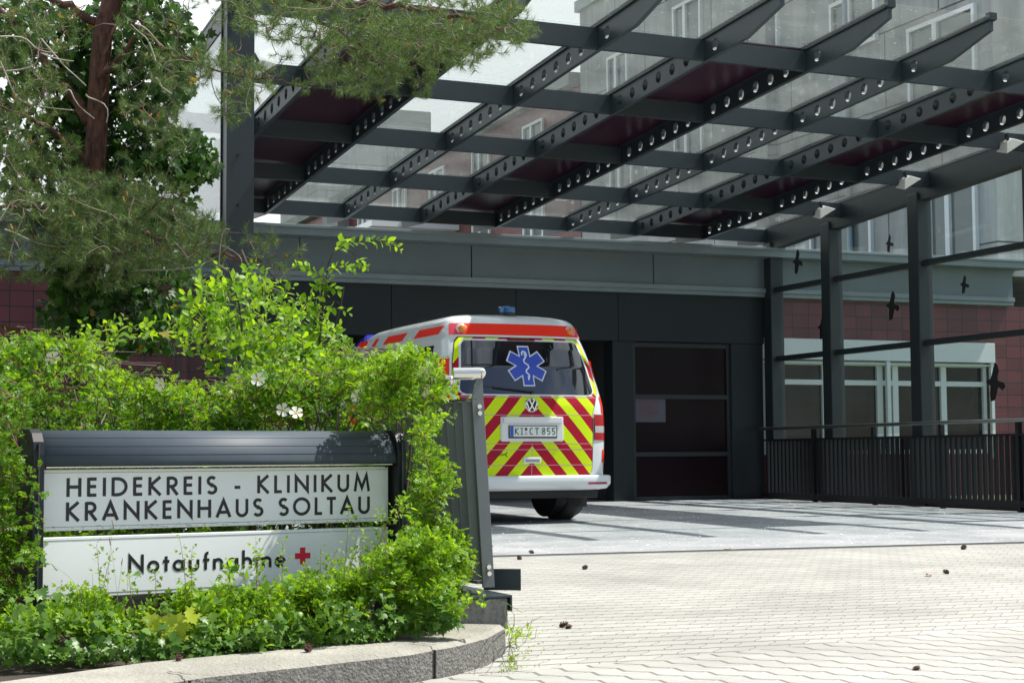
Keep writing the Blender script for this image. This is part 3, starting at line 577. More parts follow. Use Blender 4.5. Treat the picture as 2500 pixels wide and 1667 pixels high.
GL = {
 'H': (.72, [[(.08,0),(.08,1)],[(.64,0),(.64,1)],[(.08,.52),(.64,.52)]]), 'E': (.50, [[(.08,0),(.08,1)],[(.08,.93),(.46,.93)],[(.08,.53),(.44,.53)],[(.08,.07),(.46,.07)]]),
 'I': (.16, [[(.08,0),(.08,1)]]), 'D': (.80, [[(.08,0),(.08,1)],[(.08,.93),(.3,.93)]+arc(.30,.5,.42,.43,90,-90)+[(.08,.07)]]),
 'K': (.66, [[(.08,0),(.08,1)],[(.60,1),(.12,.55),(.62,0)]]), 'R': (.60, [[(.08,0),(.08,1)],[(.08,.93),(.27,.93)]+arc(.27,.70,.22,.23,90,-90)+[(.08,.47)],[(.24,.46),(.56,0)]]),
 'S': (.56, [arc(.28,.735,.19,.20,35,270,14)+arc(.28,.275,.215,.21,90,-150,14)]), '-': (.40, [[(.06,.36),(.36,.36)]]), 'L': (.44, [[(.08,1),(.08,.07),(.42,.07)]]),
 'N': (.80, [[(.08,0),(.08,.9),(.72,.1),(.72,1)]]), 'U': (.68, [[(.08,1),(.08,.34)]+arc(.34,.34,.26,.28,180,360)+[(.60,1)]]), 'M': (.94, [[(.07,0),(.20,.95),(.47,.2),(.74,.95),(.87,0)]]),
 'A': (.80, [[(.05,0),(.40,.93),(.75,0)],[(.17,.28),(.63,.28)]]), 'T': (.52, [[(.0,.93),(.52,.93)],[(.26,0),(.26,.93)]]), 'O': (.96, [arc(.48,.5,.41,.44,90,450,28)]), ' ': (.34, []),
 'o': (.62, [arc(.31,.31,.24,.25,90,450,20)]), 't': (.34, [[(.17,0),(.17,.85)],[(.0,.56),(.34,.56)]]), 'a': (.66, [arc(.30,.31,.23,.25,90,450,20),[(.56,0),(.56,.62)]]),
 'u': (.58, [[(.07,.62),(.07,.24)]+arc(.28,.24,.21,.19,180,360)+[(.49,.62)]]), 'f': (.36, [[(.14,0),(.14,.82)]+arc(.27,.82,.13,.13,180,80,6),[(.0,.56),(.34,.56)]]),
 'n': (.56, [[(.07,0),(.07,.62)],[(.07,.34)]+arc(.27,.36,.20,.21,180,0)+[(.47,0)]]), 'h': (.56, [[(.07,0),(.07,1.05)],[(.07,.34)]+arc(.27,.36,.20,.21,180,0)+[(.47,0)]]),
 'm': (.90, [[(.07,0),(.07,.62)],[(.07,.34)]+arc(.25,.38,.18,.19,180,0)+[(.43,0)],[(.43,.34)]+arc(.62,.38,.19,.19,180,0)+[(.81,0)]]), 'e': (.60, [[(.06,.32),(.53,.32)],arc(.30,.31,.235,.25,0,310,20)]),
 'C': (.56, [arc(.30,.5,.23,.44,50,310,16)]), '8': (.56, [arc(.28,.74,.18,.20,90,450,16), arc(.28,.27,.21,.22,90,450,16)]), '5': (.54, [[(.46,.94),(.12,.94),(.10,.52)]+arc(.26,.30,.21,.25,120,-140,14)]),
}
GL['J']=GL['I']
def stroke(mb, line, wdt, mp_, off=0.):
    """offset a polyline by +-w/2 with mitres; mp_ maps (u,v,off)->3d"""
    P = [np.array(p) for p in line]; P = [P[0]]+[b for a, b in zip(P[:-1], P[1:]) if np.linalg.norm(b-a) > 1e-5]; closed = np.allclose(P[0], P[-1])
    if closed: P = P[:-1]
    n = len(P); Ls = []; Rs = []
    for i in range(n):
        a = P[i-1] if (i > 0 or closed) else None; b = P[(i+1) % n] if (i < n-1 or closed) else None
        d1 = (P[i]-a)/np.linalg.norm(P[i]-a) if a is not None else None; d2 = (b-P[i])/np.linalg.norm(b-P[i]) if b is not None else None
        if d1 is None: d1 = d2
        if d2 is None: d2 = d1
        t = d1+d2; t /= max(np.linalg.norm(t), 1e-6); nn = np.array([-t[1], t[0]]); c = max(.32, nn@np.array([-d1[1], d1[0]]))
        Ls.append(P[i]+nn*wdt/2/c); Rs.append(P[i]-nn*wdt/2/c)
    m = n if closed else n-1
    for i in range(m):
        j = (i+1) % n; mb.add([mp_(*Rs[i], off), mp_(*Rs[j], off), mp_(*Ls[j], off), mp_(*Ls[i], off)], [(0,1,2,3)])
def write(name, text, parent, mp_, u0, u1, h, wdt, m, track=None, vscale=1.):
    """text fitted between u0 and u1; mp_(u, v, off)"""
    ws = [GL[c][0]*h*1.13 for c in text]; gap = ((u1-u0)-sum(ws))/(len(text)-1); mb = MB(); u = u0; k = 0
    for c, wd in zip(text, ws):
        for ln in GL[c][1]:
            k += 1; stroke(mb, [(u+p[0]*h*1.13, p[1]*h*vscale) for p in ln], wdt, mp_, k % 7*.00006)
        u += wd+gap
    return mb.build(name, m, parent)
for txt, (xa, ya), (xb, yb_), hh, par, m in (('HEIDEKREIS - KLINIKUM', (162,1212.6), (903,1198.4), None, up_, M_ink), ('KRANKENHAUS SOLTAU', (160.5,1272), (903,1252.5), None, up_, M_ink), ('Notaufnahme', (313,1397.7), (697,1382.5), None, lo_, M_ink)):
    ua, va = signuv(xa, ya, .051); ub, vb = signuv(xb, yb_, .051)
    hcap = .0705 if par is up_ else .0685
    write('lettering', txt, par, lambda u, v, off, ua=ua, ub=ub, va=va, vb=vb: sp(u, .0505+off+.0006, va+(vb-va)*(u-ua)/(ub-ua)+v), ua, ub, hcap, hcap*.178, m)
uc, vc = signuv(739, 1356, .051); r = .034; t = .0115
mb = MB(); sbox(mb, uc-r, uc+r, .0505, .0512, vc-t, vc+t); sbox(mb, uc-t, uc+t, .0505, .0515, vc-r, vc+r); mb.build('red_cross', M_redink, lo_)

# ------------------------------------------------------------------ raised kerb of the planting bed
kf = [atZ(x, y, .12) for x, y in ((100,1700),(332,1667),(500,1642),(750,1616),(1000,1588),(1120,1566),(1190,1548),(1232,1524))]
kf = [np.array(kf[0])+(np.array(kf[0])-np.array(kf[1]))*2.0]+kf
def offs(pts, d):
    out = []
    for i, p in enumerate(pts):
        a = pts[max(i-1, 0)]; b = pts[min(i+1, len(pts)-1)]; t = (b-a)[:2]; t /= np.linalg.norm(t); out.append(np.array([p[0]-t[1]*d, p[1]+t[0]*d, p[2]]))
    return out
kb_ = offs(kf, .34); kin = offs(kf, .02)
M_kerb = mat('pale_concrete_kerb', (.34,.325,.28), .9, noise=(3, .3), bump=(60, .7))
kt = thing('concrete_kerb', tuple(kf[4]*[1,1,0]), 'weathered concrete kerb curving round the planting bed in the foreground', 'kerb')
mb = MB(); n = len(kf)
V = []
for i in range(n):
    for (p, z) in ((kf[i], -.05), (kf[i], .105), (kin[i], .12), (kb_[i], .125), (kb_[i], -.05)): V.append((p[0], p[1], z))
mb.add(V, [(5*i+k, 5*(i+1)+k, 5*(i+1)+k+1, 5*i+k+1) for i in range(n-1) for k in range(4)]+[(0,1,2,3,4), tuple(5*(n-1)+k for k in (4,3,2,1,0))])
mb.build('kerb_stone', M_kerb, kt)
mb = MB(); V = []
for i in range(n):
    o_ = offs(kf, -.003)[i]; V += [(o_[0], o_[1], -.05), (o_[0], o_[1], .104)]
mb.add(V, [(2*i, 2*(i+1), 2*(i+1)+1, 2*i+1) for i in range(n-1)]); mb.build('kerb_face', mat('shaded_aggregate_face', (.20,.195,.18), .95, noise=(45, .5), bump=(90, .9)), kt)  # exposed aggregate skin; darkening from grazing light is put into its colour
mb = MB()
for (x, y) in ((462,1650),(1060,1577)):
    p = atZ(x, y, .12); q = min(range(n), key=lambda i: np.linalg.norm(kf[i][:2]-p[:2])); t = (kf[min(q+1,n-1)]-kf[q-1])[:2]; t /= np.linalg.norm(t); nn = np.array([-t[1], t[0]])
    for k in range(5):
        a = p[:2]-nn*.012+nn*.03*k*.9; b = a+nn*.03+t*.006*(-1)**k
        mb.add([(a[0]-t[0]*.003,a[1]-t[1]*.003,.1265),(a[0]+t[0]*.003,a[1]+t[1]*.003,.1265),(b[0]+t[0]*.003,b[1]+t[1]*.003,.1265),(b[0]-t[0]*.003,b[1]-t[1]*.003,.1265)],[(0,1,2,3)])
    for (z0, z1) in ((.0,.05),(.05,.108)):
        mb.box((p[0]-.003,p[1]-.014,z0),(p[0]+.003,p[1]+.004,z1))
mb.build('joint', M_soil, kt)
mb = MB(); bed = [tuple(p[:2]) for p in kb_]+[(2.35,7.0),(2.6,9.5),(2.6,23),(-14,23),(-14,3)]
mb.add([(x, y, .09) for x, y in bed], [tuple(range(len(bed)))]); tag(mb.build('planting_bed_soil', M_soil), kind='structure')

# ------------------------------------------------------------------ near railing with steel tube handrail
b0 = atZ(1190, 1440, .25)        # foot of the end post
rl = thing('near_railing', (float(b0[0]), float(b0[1]), .25), 'near grey metal slat railing with polished tube handrail beside the bush', 'railing')
lean = .058; M_rail = mat('grey_painted_railing', (.125,.14,.15), .38, noise=(5, .08))
bx_, by_ = float(b0[0])+.012, float(b0[1])
def rp(du, dy, z): return (bx_+du-lean*(z-.25), by_+dy, z)
def rslab(mb, u0, u1, y0, y1, z0, z1): mb.hexa([rp(u0,y0,z0),rp(u1,y0,z0),rp(u1,y1,z0),rp(u0,y1,z0),rp(u0,y0,z1),rp(u1,y0,z1),rp(u1,y1,z1),rp(u0,y1,z1)])
ztp = .80+(1114-972)/4011.5*6.72
mb = MB(); rslab(mb, -.03, .022, 0, .014, .26, ztp); mb.build('end_post', M_rail, rl, bevel=.002)
mb = MB()
mb.hexa([rp(-.03,.0,ztp+.001),rp(.022,.0,ztp+.001),rp(.022,.014,ztp+.001),rp(-.03,.014,ztp+.001),rp(.0,.0,ztp+.085),rp(.022,.0,ztp+.085),rp(.022,.014,ztp+.085),rp(.0,.014,ztp+.085)]); mb.build('tube_bracket', M_rail, rl)
mb = MB()
for z_ in (ztp-.03, ztp-.058, .345, .318): c = rp(-.002, 0, z_); mb.tube([(c[0], c[1]-.010, c[2]), (c[0], c[1]+.001, c[2])], .0105, 6)
mb.build('bolt', M_inox, rl)
for k in range(16):
    mb = MB(); y0 = .03+k*.10; sgn = -.012
    mb.hexa([rp(-.06,y0+.014,.29),rp(-.008,y0,.29),rp(-.008,y0+.007,.29),rp(-.06,y0+.021,.29),rp(-.06,y0+.014,ztp-.008),rp(-.008,y0,ztp-.008),rp(-.008,y0+.007,ztp-.008),rp(-.06,y0+.021,ztp-.008)])
    mb.build('slat', M_rail, rl)
mb = MB(); rslab(mb, -.05, .0, .015, 1.7, ztp-.006, ztp+.004); rslab(mb, -.05, .0, .015, 1.7, .275, .288); mb.build('slat_rail', M_rail, rl)
mb = MB(); th0 = rp(.012, 0, ztp+.108); th1 = rp(-.10, .02, ztp+.106); a = rp(-.095, .05, ztp+.08); b = rp(-.02, 1.9, ztp+.08)
mb.tube([(th0[0]-.0,th0[1],th0[2]), th1], .025, 20); hr = mb.build('handrail_end', M_inox, rl, smooth=False)
mb = MB(); c = Vector(th0); mb2 = MB(); mb2.tube([c, c+Vector((.010,0,0)), c+Vector((.019,0,-.002)), c+Vector((.024,0,-.004))], [.025,.0235,.017,.006], 20); mb2.build('end_cap', M_inox, rl, smooth=True)
mb = MB(); mb.tube([(a[0],a[1],a[2]), (a[0]-.02, a[1]+2.2, a[2]+.0)], .021, 18); mb.build('handrail', M_inox, rl, smooth=True)
mb = MB(); fy = by_-.03
mb.box((bx_-.30, by_-.06, .222), (bx_+.075, by_+.5, .232)); mb.box((bx_+.066, by_-.06, .165), (bx_+.075, by_+.5, .222)); mb.build('base_plate', M_steelb, rl, bevel=.002)
mb = MB(); mb.hexa([(bx_+.045,by_+.18,.235),(bx_+.18,by_+.10,.235),(bx_+.18,by_+.11,.235),(bx_+.045,by_+.19,.235),(bx_+.045,by_+.18,.325),(bx_+.18,by_+.10,.325),(bx_+.18,by_+.11,.325),(bx_+.045,by_+.19,.325)]); mb.build('side_bracket', M_steelb, rl)
bk = MB(); bk.box((bx_-.30, by_-.045, .09), (bx_+.062, by_+.55, .22)); tag(bk.build('concrete_footing', mat('rough_concrete', (.22,.22,.21), .95, noise=(20,.5), bump=(40,1)), None, bevel=.008), 'rough grey concrete block under the end post of the near railing', 'footing')
# ------------------------------------------------------------------ ambulance (local: x right, y forward, z up, origin under the rear)
LV = [(.36,.92,.06,4.95),(.50,.95,.02,5.12),(.85,.957,.0,5.16),(1.15,.952,.0,5.08),(1.28,.945,.01,4.95),(1.40,.93,.04,4.62),(1.5,.915,.07,4.4),(1.7,.882,.13,4.08),(1.9,.842,.22,3.8),(2.0,.82,.27,3.68),
      (2.04,.806,.29,3.62),(2.05,.812,.285,3.66),(2.12,.80,.32,3.58),(2.18,.782,.35,3.42),(2.22,.76,.38,3.3),(2.255,.72,.42,3.2),(2.285,.63,.50,3.0),(2.305,.5,.62,2.8),(2.315,.3,.85,2.5)]
_lz = np.array([l[0] for l in LV])
def amb_w(z): return float(np.interp(z, _lz, [l[1] for l in LV]))
def amb_r(z): return float(np.interp(z, _lz, [l[2] for l in LV]))
def amb_f(z): return float(np.interp(z, _lz, [l[3] for l in LV]))
CDP = .27
def rear(x, z, e=0.):
    W = amb_w(z); s_ = min(abs(x)/W, .9999); return (x, amb_r(z)+CDP*(1-(1-s_**3.2)**(1/3.2))-e, z)
def sidep(y, z, sgn=-1, e=0.): return (sgn*(amb_w(z)+e), y, z)
def outline(W, Rr, F, e=0.):
    pts = []
    for i in range(25):
        a = -math.pi/2+math.pi*i/24; s_ = math.sin(a)
        s_ = math.copysign(abs(s_)**.8, s_)
        pts.append(((W+e)*s_, Rr-e+CDP*(1-(1-min(abs(s_), .99999)**3.2)**(1/3.2))))
    for y in np.linspace(Rr+CDP+.15, F-.75, 8): pts.append((W+e, y))
    for i in range(17):
        a = math.pi/2-math.pi*i/16; s_ = math.sin(a); pts.append(((W+e)*s_, F+e-.6*(1-abs(math.cos(a))**.75)))
    for y in np.linspace(F-.75, Rr+CDP+.15, 8): pts.append((-(W+e), y))
    return pts
M_ambw = mat('ambulance_white_paint', (.74,.76,.76), .22, coat=.6)
def redmat(n, c): return mat(n, c, .5, spec=.2)
M_fluor = redmat('fluorescent_red_film', (.95,.035,.012)); M_pinkred = redmat('pinkish_red_film', (.8,.08,.12))
M_autoglass = mat('dark_car_glass', (.012,.014,.016), .03, spec=1.0, coat=1.0)
M_blue = mat('blue_beacon_lens', (.01,.10,.30), .1, coat=1); M_bluefilm = mat('star_blue_film', (.04,.08,.48), .4); M_whitefilm = mat('white_film', (.72,.78,.88), .4)
M_amber = mat('amber_lens', (.75,.22,.01), .15, coat=1); M_taillens = mat('red_lens', (.40,.003,.008), .2, spec=.4); M_clearlens = mat('clear_lens', (.45,.42,.42), .12, coat=1)
M_chrome = mat('chrome', (.8,.8,.82), .12, metal=1)
def chevmat():
    m = mat('lime_and_crimson_chevrons', (.5,.8,.02), .5, spec=.2); t = m.node_tree; b = t.nodes['Principled BSDF']; N = t.nodes.new; Lk = t.links.new
    tc = N('ShaderNodeTexCoord'); s = N('ShaderNodeSeparateXYZ'); Lk(tc.outputs['Object'], s.inputs[0])
    ab = N('ShaderNodeMath'); ab.operation = 'ABSOLUTE'; Lk(s.outputs[0], ab.inputs[0])
    ma = N('ShaderNodeMath'); ma.operation = 'MULTIPLY_ADD'; ma.inputs[1].default_value = 1.13; Lk(ab.outputs[0], ma.inputs[0]); Lk(s.outputs[2], ma.inputs[2])
    ad = N('ShaderNodeMath'); ad.operation = 'ADD'; ad.inputs[1].default_value = CH0; Lk(ma.outputs[0], ad.inputs[0])
    mo = N('ShaderNodeMath'); mo.operation = 'MODULO'; mo.inputs[1].default_value = CHP; Lk(ad.outputs[0], mo.inputs[0])
    lt = N('ShaderNodeMath'); lt.operation = 'LESS_THAN'; lt.inputs[1].default_value = CHP*.5; Lk(mo.outputs[0], lt.inputs[0])
    mx = N('ShaderNodeMix'); mx.data_type = 'RGBA'; mx.inputs[6].default_value = (.66,.86,.008,1); mx.inputs[7].default_value = (.43,.006,.03,1); Lk(lt.outputs[0], mx.inputs[0]); Lk(mx.outputs[2], b.inputs['Base Color']); return m
CHP = .327; CH0 = CHP*4 - .84   # a lime band starts (going down) at z = .84 on the centre line
M_chev = chevmat()
amb = thing('ambulance', (0,0,0), 'white ambulance van seen from behind with lime and crimson chevrons, blue star and red bands', 'ambulance')
def loft(levels, e=0., cap=True):
    mb = MB(); n = None
    for (z, W, Rr, F) in levels:
        o = outline(W, Rr, F, e); n = len(o); mb.v += [(x, y, z) for x, y in o]
    for i in range(len(levels)-1):
        for k in range(n): mb.f.append((i*n+k, i*n+(k+1) % n, (i+1)*n+(k+1) % n, (i+1)*n+k))
    if cap: mb.f.append(tuple((len(levels)-1)*n+k for k in range(n))); mb.f.append(tuple(reversed(range(n))))
    return mb
bodym = loft(LV); body = bodym.build('body', M_ambw, amb, smooth=True)
body.data.polygons[len(body.data.polygons)-1].use_smooth = False
def rgrid(xl, xr, z0, z1, e, nx=28, nz=24, fn=rear):
    """patch on the rear skin: xl(z), xr(z) limits"""
    mb = MB()
    for j in range(nz+1):
        z = z0+(z1-z0)*j/nz; a, b = xl(z), xr(z)
        for i in range(nx+1): mb.v.append(fn(a+(b-a)*i/nx, z, e))
    for j in range(nz):
        for i in range(nx): a = j*(nx+1)+i; mb.f.append((a, a+1, a+nx+2, a+nx+1))
    return mb
def rnd(z, z0, z1, r):   # inset caused by rounded corners
    d = 0.
    for zz_ in (abs(z-z0), abs(z1-z)):
        if zz_ < r: d = max(d, r-math.sqrt(max(0, r*r-(r-zz_)**2)))
    return d
def hw_gate(z): return float(np.interp(z, (.52,.6,1.2,1.34,1.45,1.75,2.02), (.715,.735,.745,.80,.845,.80,.725)))-rnd(z, .52, 2.03, .05)
mb = rgrid(lambda z: -hw_gate(z)-.007, lambda z: hw_gate(z)+.007, .512, 2.033, .0025, 48, 60); mb.build('tailgate_gap', M_ink, amb)
mb = rgrid(lambda z: -hw_gate(z), lambda z: hw_gate(z), .52, 2.025, .005, 48, 60); gate = mb.build('tailgate', M_chev, amb, smooth=True)
def hw_win(z): return float(np.interp(z, (1.40,2.0), (.785,.675)))-rnd(z, 1.40, 2.0, .07)
mb = rgrid(lambda z: -hw_win(z)-.022, lambda z: hw_win(z)+.022, 1.383, 2.008, .007, 40, 40); mb.build('window_seal', M_ambw, gate, smooth=True)
mb = rgrid(lambda z: -hw_win(z), lambda z: hw_win(z), 1.40, 1.99, .010, 40, 40); rwn = mb.build('rear_window', M_autoglass, gate, smooth=True)
mb = MB()
M_seam = mat('pale_seam', (.62,.35,.42), .4)
for z_ in (1.365, 1.172, .862, .80, .632):
    g_ = rgrid(lambda z: -hw_gate(z), lambda z: hw_gate(z), z_, z_+.006, .006, 40, 1); mb.add(g_.v, g_.f)
for x_ in (-.003,): mb.add([rear(-.003,.53,.006), rear(.003,.53,.006), rear(.003,.862,.006), rear(-.003,.862,.006)], [(0,1,2,3)])
mb.build('seam', M_seam, gate)
# high red band with amber lamps
mb = rgrid(lambda z: -amb_w(z)*.955, lambda z: amb_w(z)*.955, 2.055, 2.185, .004, 40, 6); mb.build('pink_band', M_pinkred, amb, smooth=True)
mb = rgrid(lambda z: -.60-(2.185-z)*.5, lambda z: .60+(2.185-z)*.5, 2.06, 2.182, .007, 40, 6); mb.build('red_band', M_fluor, amb, smooth=True)
def disc_rear(mb, x, z, r, e0, e1, n=24, dome=.0):
    c0 = rear(x, z, e0); vs = []; 
    for k in range(n): a = 2*math.pi*k/n; vs.append((x+r*math.cos(a), c0[1], z+r*math.sin(a)))
    for k in range(n): a = 2*math.pi*k/n; vs.append((x+r*.93*math.cos(a), c0[1]-(e1-e0), z+r*.93*math.sin(a)))
    for k in range(n): a = 2*math.pi*k/n; vs.append((x+r*.6*math.cos(a), c0[1]-(e1-e0)-dome*.8, z+r*.6*math.sin(a)))
    vs.append((x, c0[1]-(e1-e0)-dome, z))
    fs = [(k, (k+1) % n, n+(k+1) % n, n+k) for k in range(n)]+[(n+k, n+(k+1) % n, 2*n+(k+1) % n, 2*n+k) for k in range(n)]+[(2*n+k, 2*n+(k+1) % n, 3*n) for k in range(n)]
    mb.add(vs, fs)
for x in (-.64, .64):
    mb = MB(); disc_rear(mb, x, 2.118, .060, -.03, .012); br_ = mb.build('lamp_ring', M_ambw, amb, smooth=True)
    mb = MB(); disc_rear(mb, x, 2.118, .050, .0, .022, dome=.018); mb.build('amber_lamp', M_amber, br_, smooth=True)
mb = rgrid(lambda z: -.165+rnd(z,1.996,2.022,.01), lambda z: .165-rnd(z,1.996,2.022,.01), 1.996, 2.022, .014, 8, 5); mb.build('brake_light', mat('dark_red_lens', (.2,.003,.02), .2, coat=1), gate)
# star of life with rod and snake
def star_pts(r, w_):
    pts = []
    for k in range(6):
        a = math.radians(90-60*k); d = np.array([math.cos(a), math.sin(a)]); n_ = np.array([-d[1], d[0]])
        inner = w_/math.tan(math.radians(30))*1.0
        pts += [d*inner*.0+(d*(w_/math.sqrt(3)*1)+n_*w_)*1, d*r+n_*w_, d*r-n_*w_]
    out = []
    for k in range(6):
        a = math.radians(90-60*k); d = np.array([math.cos(a), math.sin(a)]); n_ = np.array([-d[1], d[0]])
        ai = a+math.radians(30); di = np.array([math.cos(ai), math.sin(ai)]); out += [di*(w_/math.sin(math.radians(30))), d*r+n_*w_, d*r-n_*w_]
    return out
def star(mb, r, w_, cx_, cz_, e):
    pts = star_pts(r, w_); n = len(pts); c = rear(cx_, cz_, e); vs = [c]+[rear(cx_+p[0], cz_+p[1], e) for p in pts]
    mb.add(vs, [(0, i+1, (i+1) % n+1) for i in range(n)])
SXC, SZC = -.0, 1.712
mb = MB(); star(mb, .225, .068, SXC, SZC, .014); st1 = mb.build('star_outline', M_whitefilm, gate)
mb = MB(); star(mb, .210, .055, SXC, SZC, .017); mb.build('star_emblem', M_bluefilm, st1)
mpr = lambda u, v, off: rear(SXC+u, SZC+v, .020+off)
mb = MB(); stroke(mb, [(0,.155),(0,-.16)], .012, mpr)
stroke(mb, [(-.03+.0,.12),(-.032,.145),(-.012,.165),(.012,.155),(.02,.125),(.0,.09),(-.024,.065),(-.02,.035),(.016,.012),(.022,-.018),(-.012,-.045),(-.016,-.07),(.012,-.095),(.014,-.12),(-.002,-.15)], .016, mpr, .0003)
mb.build('rod_and_snake', M_whitefilm, st1)
mb = MB(); mb.tube([rear(.02,1.425,.02), rear(.02,1.425,.045)], .018, 12); mb.bar(rear(.02,1.43,.035), rear(-.42,1.475,.03), .014, .012); mb.bar(rear(-.05,1.437,.022), rear(-.60,1.49,.016), .010, .012); mb.build('rear_wiper', M_ink, gate)
# round emblem, plate recess, number plate
mb = MB(); disc_rear(mb, 0, 1.278, .078, .0, .016, 32); em = mb.build('badge', M_chrome, gate, smooth=True)
mb = MB(); disc_rear(mb, 0, 1.278, .066, .008, .0175, 32); mb.build('badge_field', M_ink, em)
mpr = lambda u, v, off: (u, rear(0, 1.278)[1]-.0195-off, 1.278+v)
mb = MB(); stroke(mb, [(-.035,.052),(-.008,-.052+.03),(.0,-.0+.0)], .012, mpr)
mb = MB(); stroke(mb, [(-.028,.056),(.0,.004),(.028,.056)], .011, mpr); stroke(mb, [(-.060,.030),(-.030,-.052),(.0,-.004),(.030,-.052),(.060,.030)], .011, mpr, .0002); mb.build('badge_letters', M_chrome, em)
def rbox(mb, x0, x1, z0, z1, ya, yb): mb.box((x0, ya, z0), (x1, yb, z1))
mb = MB(); rbox(mb, -.365, .365, .888, 1.158, -.022, .06); pb_ = mb.build('plate_recess', M_ambw, gate, bevel=.016)
mb = MB(); rbox(mb, -.345, .345, 1.085, 1.155, -.045, -.02); mb.build('grip_strip', M_ambw, pb_, bevel=.012)
mb = MB(); rbox(mb, -.282, .282, .925, 1.062, -.032, -.02); pf = mb.build('plate_frame', M_ink, pb_, bevel=.004)
mb = MB(); rbox(mb, -.270, .270, .942, 1.054, -.0345, -.03); pl_ = mb.build('number_plate', mat('plate_white', (.78,.8,.76), .35), pb_, bevel=.002)
mb = MB(); rbox(mb, -.268, -.228, .944, 1.052, -.0355, -.033); mb.build('blue_strip', mat('plate_blue', (.01,.10,.5), .4), pl_)
M_pg = mat('plate_green', (.02,.10,.045), .4)
mb = MB(); mpr = lambda u, v, off: (u, -.0362-off, .962+v)
GL['1'] = GL['I']
for txt, u0, u1 in (('K', -.215, -.165), ('I', -.145, -.12), ('C', -.045, .0), ('T', .018, .066), ('8', .098, .142), ('5', .156, .200), ('5', .214, .258)):
    for ln in GL[txt][1]:
        w_ = GL[txt][0]; mb_l = [(u0+(p[0]/w_)*(u1-u0), p[1]*.074) for p in ln]; stroke(mb, mb_l, .0105, mpr, .0001)
    if txt == 'I': stroke(mb, [(u0-.004,.07),(u1+.0,.07)], .009, mpr); stroke(mb, [(u0-.004,.004),(u1+.0,.004)], .009, mpr)
mb.build('plate_characters', M_pg, pl_)
mb = MB(); mb.tube([(-.085,-.0355,1.022),(-.085,-.0375,1.022)], .016, 16); mb.build('plate_sticker', mat('dark_brown_sticker', (.08,.03,.03), .5), pl_)
mb = MB(); mb.tube([(-.085,-.0355,.975),(-.085,-.0372,.975)], .015, 16); mb.build('plate_seal', mat('silver_seal', (.55,.5,.5), .5), pl_)
mb = MB(); rbox(mb, -.105, .105, .655, .725, -.014, .02); hd_ = mb.build('handle', M_ambw, gate, bevel=.014)
mb = MB(); rbox(mb, -.08, .08, .672, .698, -.016, -.012); mb.build('handle_slot', mat('dim_slot', (.25,.27,.27), .4), hd_)
mpr = lambda u, v, off: rear(-.37+u, .752+v, .007+off)
mb = MB(); stroke(mb, [(-.045,.0),(.065,-.002)], .005, mpr); stroke(mb, [(.065,0),(.085,.028)], .008, mpr); stroke(mb, [(.065,0),(.085,-.028)], .008, mpr)
stroke(mb, arc(-.055,0,.022,.018,20,340,10), .007, mpr)
for i in range(5): stroke(mb, [(-.02+.018*i,.018-.001*i),(-.014+.018*i,-.018+.001*i)], .0045, mpr, .0002)
mb.build('fishbone_sticker', M_ink, gate)
# tail lights
for sg_ in (-1, 1):
    f = lambda x, z, e, sg_=sg_: rear(x*sg_, z, e)
    mb = rgrid(lambda z: .765, lambda z: amb_w(z)*.9985, .905, 1.185, .012, 10, 20, fn=f); tl = mb.build('tail_light', M_taillens, amb, smooth=True)
    mb = rgrid(lambda z: .77, lambda z: amb_w(z)*.998, .985, 1.06, .015, 10, 6, fn=f); mb.build('reversing_lens', M_clearlens, tl, smooth=True)
    mb = rgrid(lambda z: .757, lambda z: .765, .90, 1.19, .0125, 1, 10, fn=f); mb.build('lamp_seal', M_ink, tl)
# corner and side films
for sg_ in (-1, 1):
    P = lambda y, z, e=.004: (sg_*(amb_w(z)+e), y, z)
    def sband(nm, y0, y1, z0, z1, m_, slant=0., n=8):
        mb = MB()
        for j in range(4):
            z = z0+(z1-z0)*j/3
            for i in range(n+1): mb.v.append(P(y0+(y1-y0)*i/n+slant*(j/3), z))
        for j in range(3):
            for i in range(n): a = j*(n+1)+i; mb.f.append((a, a+1, a+n+2, a+n+1) if sg_ > 0 else (a+n+1, a+n+2, a+1, a))
        return mb.build(nm, m_, amb, smooth=True)
    for y0, y1, sl_ in ((.62,1.35,-.13),(1.72,2.35,-.13),(2.62,2.74,-.1),(2.98,3.30,-.1)): sband('red_side_film', y0, y1, 2.075, 2.165, M_fluor, sl_)
    sband('red_side_film', .32, .60, 1.60, 1.79, M_fluor); sband('red_side_film', .32, .75, 1.12, 1.385, M_fluor); sband('red_side_film', 1.1, 1.9, 1.12, 1.385, M_fluor); sband('red_side_film', 2.3, 3.2, 1.12, 1.385, M_fluor); sband('red_side_film', .32, .5, .66, .78, M_fluor)
    sband('side_window', .68, 3.12, 1.47, 1.955, M_autoglass, .0, 16); sband('cab_window', 3.30, 3.78, 1.45, 1.93, M_autoglass, -.12)
    mb = MB(); mb.box((sg_*.95, 3.9, 1.25), (sg_*1.13, 4.02, 1.55)); mb.build('wing_mirror', M_ambw, amb, bevel=.03)
    # edge films on the rounded corner
    f = lambda x, z, e, sg_=sg_: rear(x*sg_, z, e)
    for k, (z0, z1) in enumerate(((1.20,1.385),(1.6,1.79),(.66,.80))):
        mb = rgrid(lambda z: max(hw_gate(z)+.03, amb_w(z)*.93), lambda z: amb_w(z)*.9985, z0, z1, .005, 6, 5, fn=f); mb.build('red_corner_film', M_fluor, amb, smooth=True)
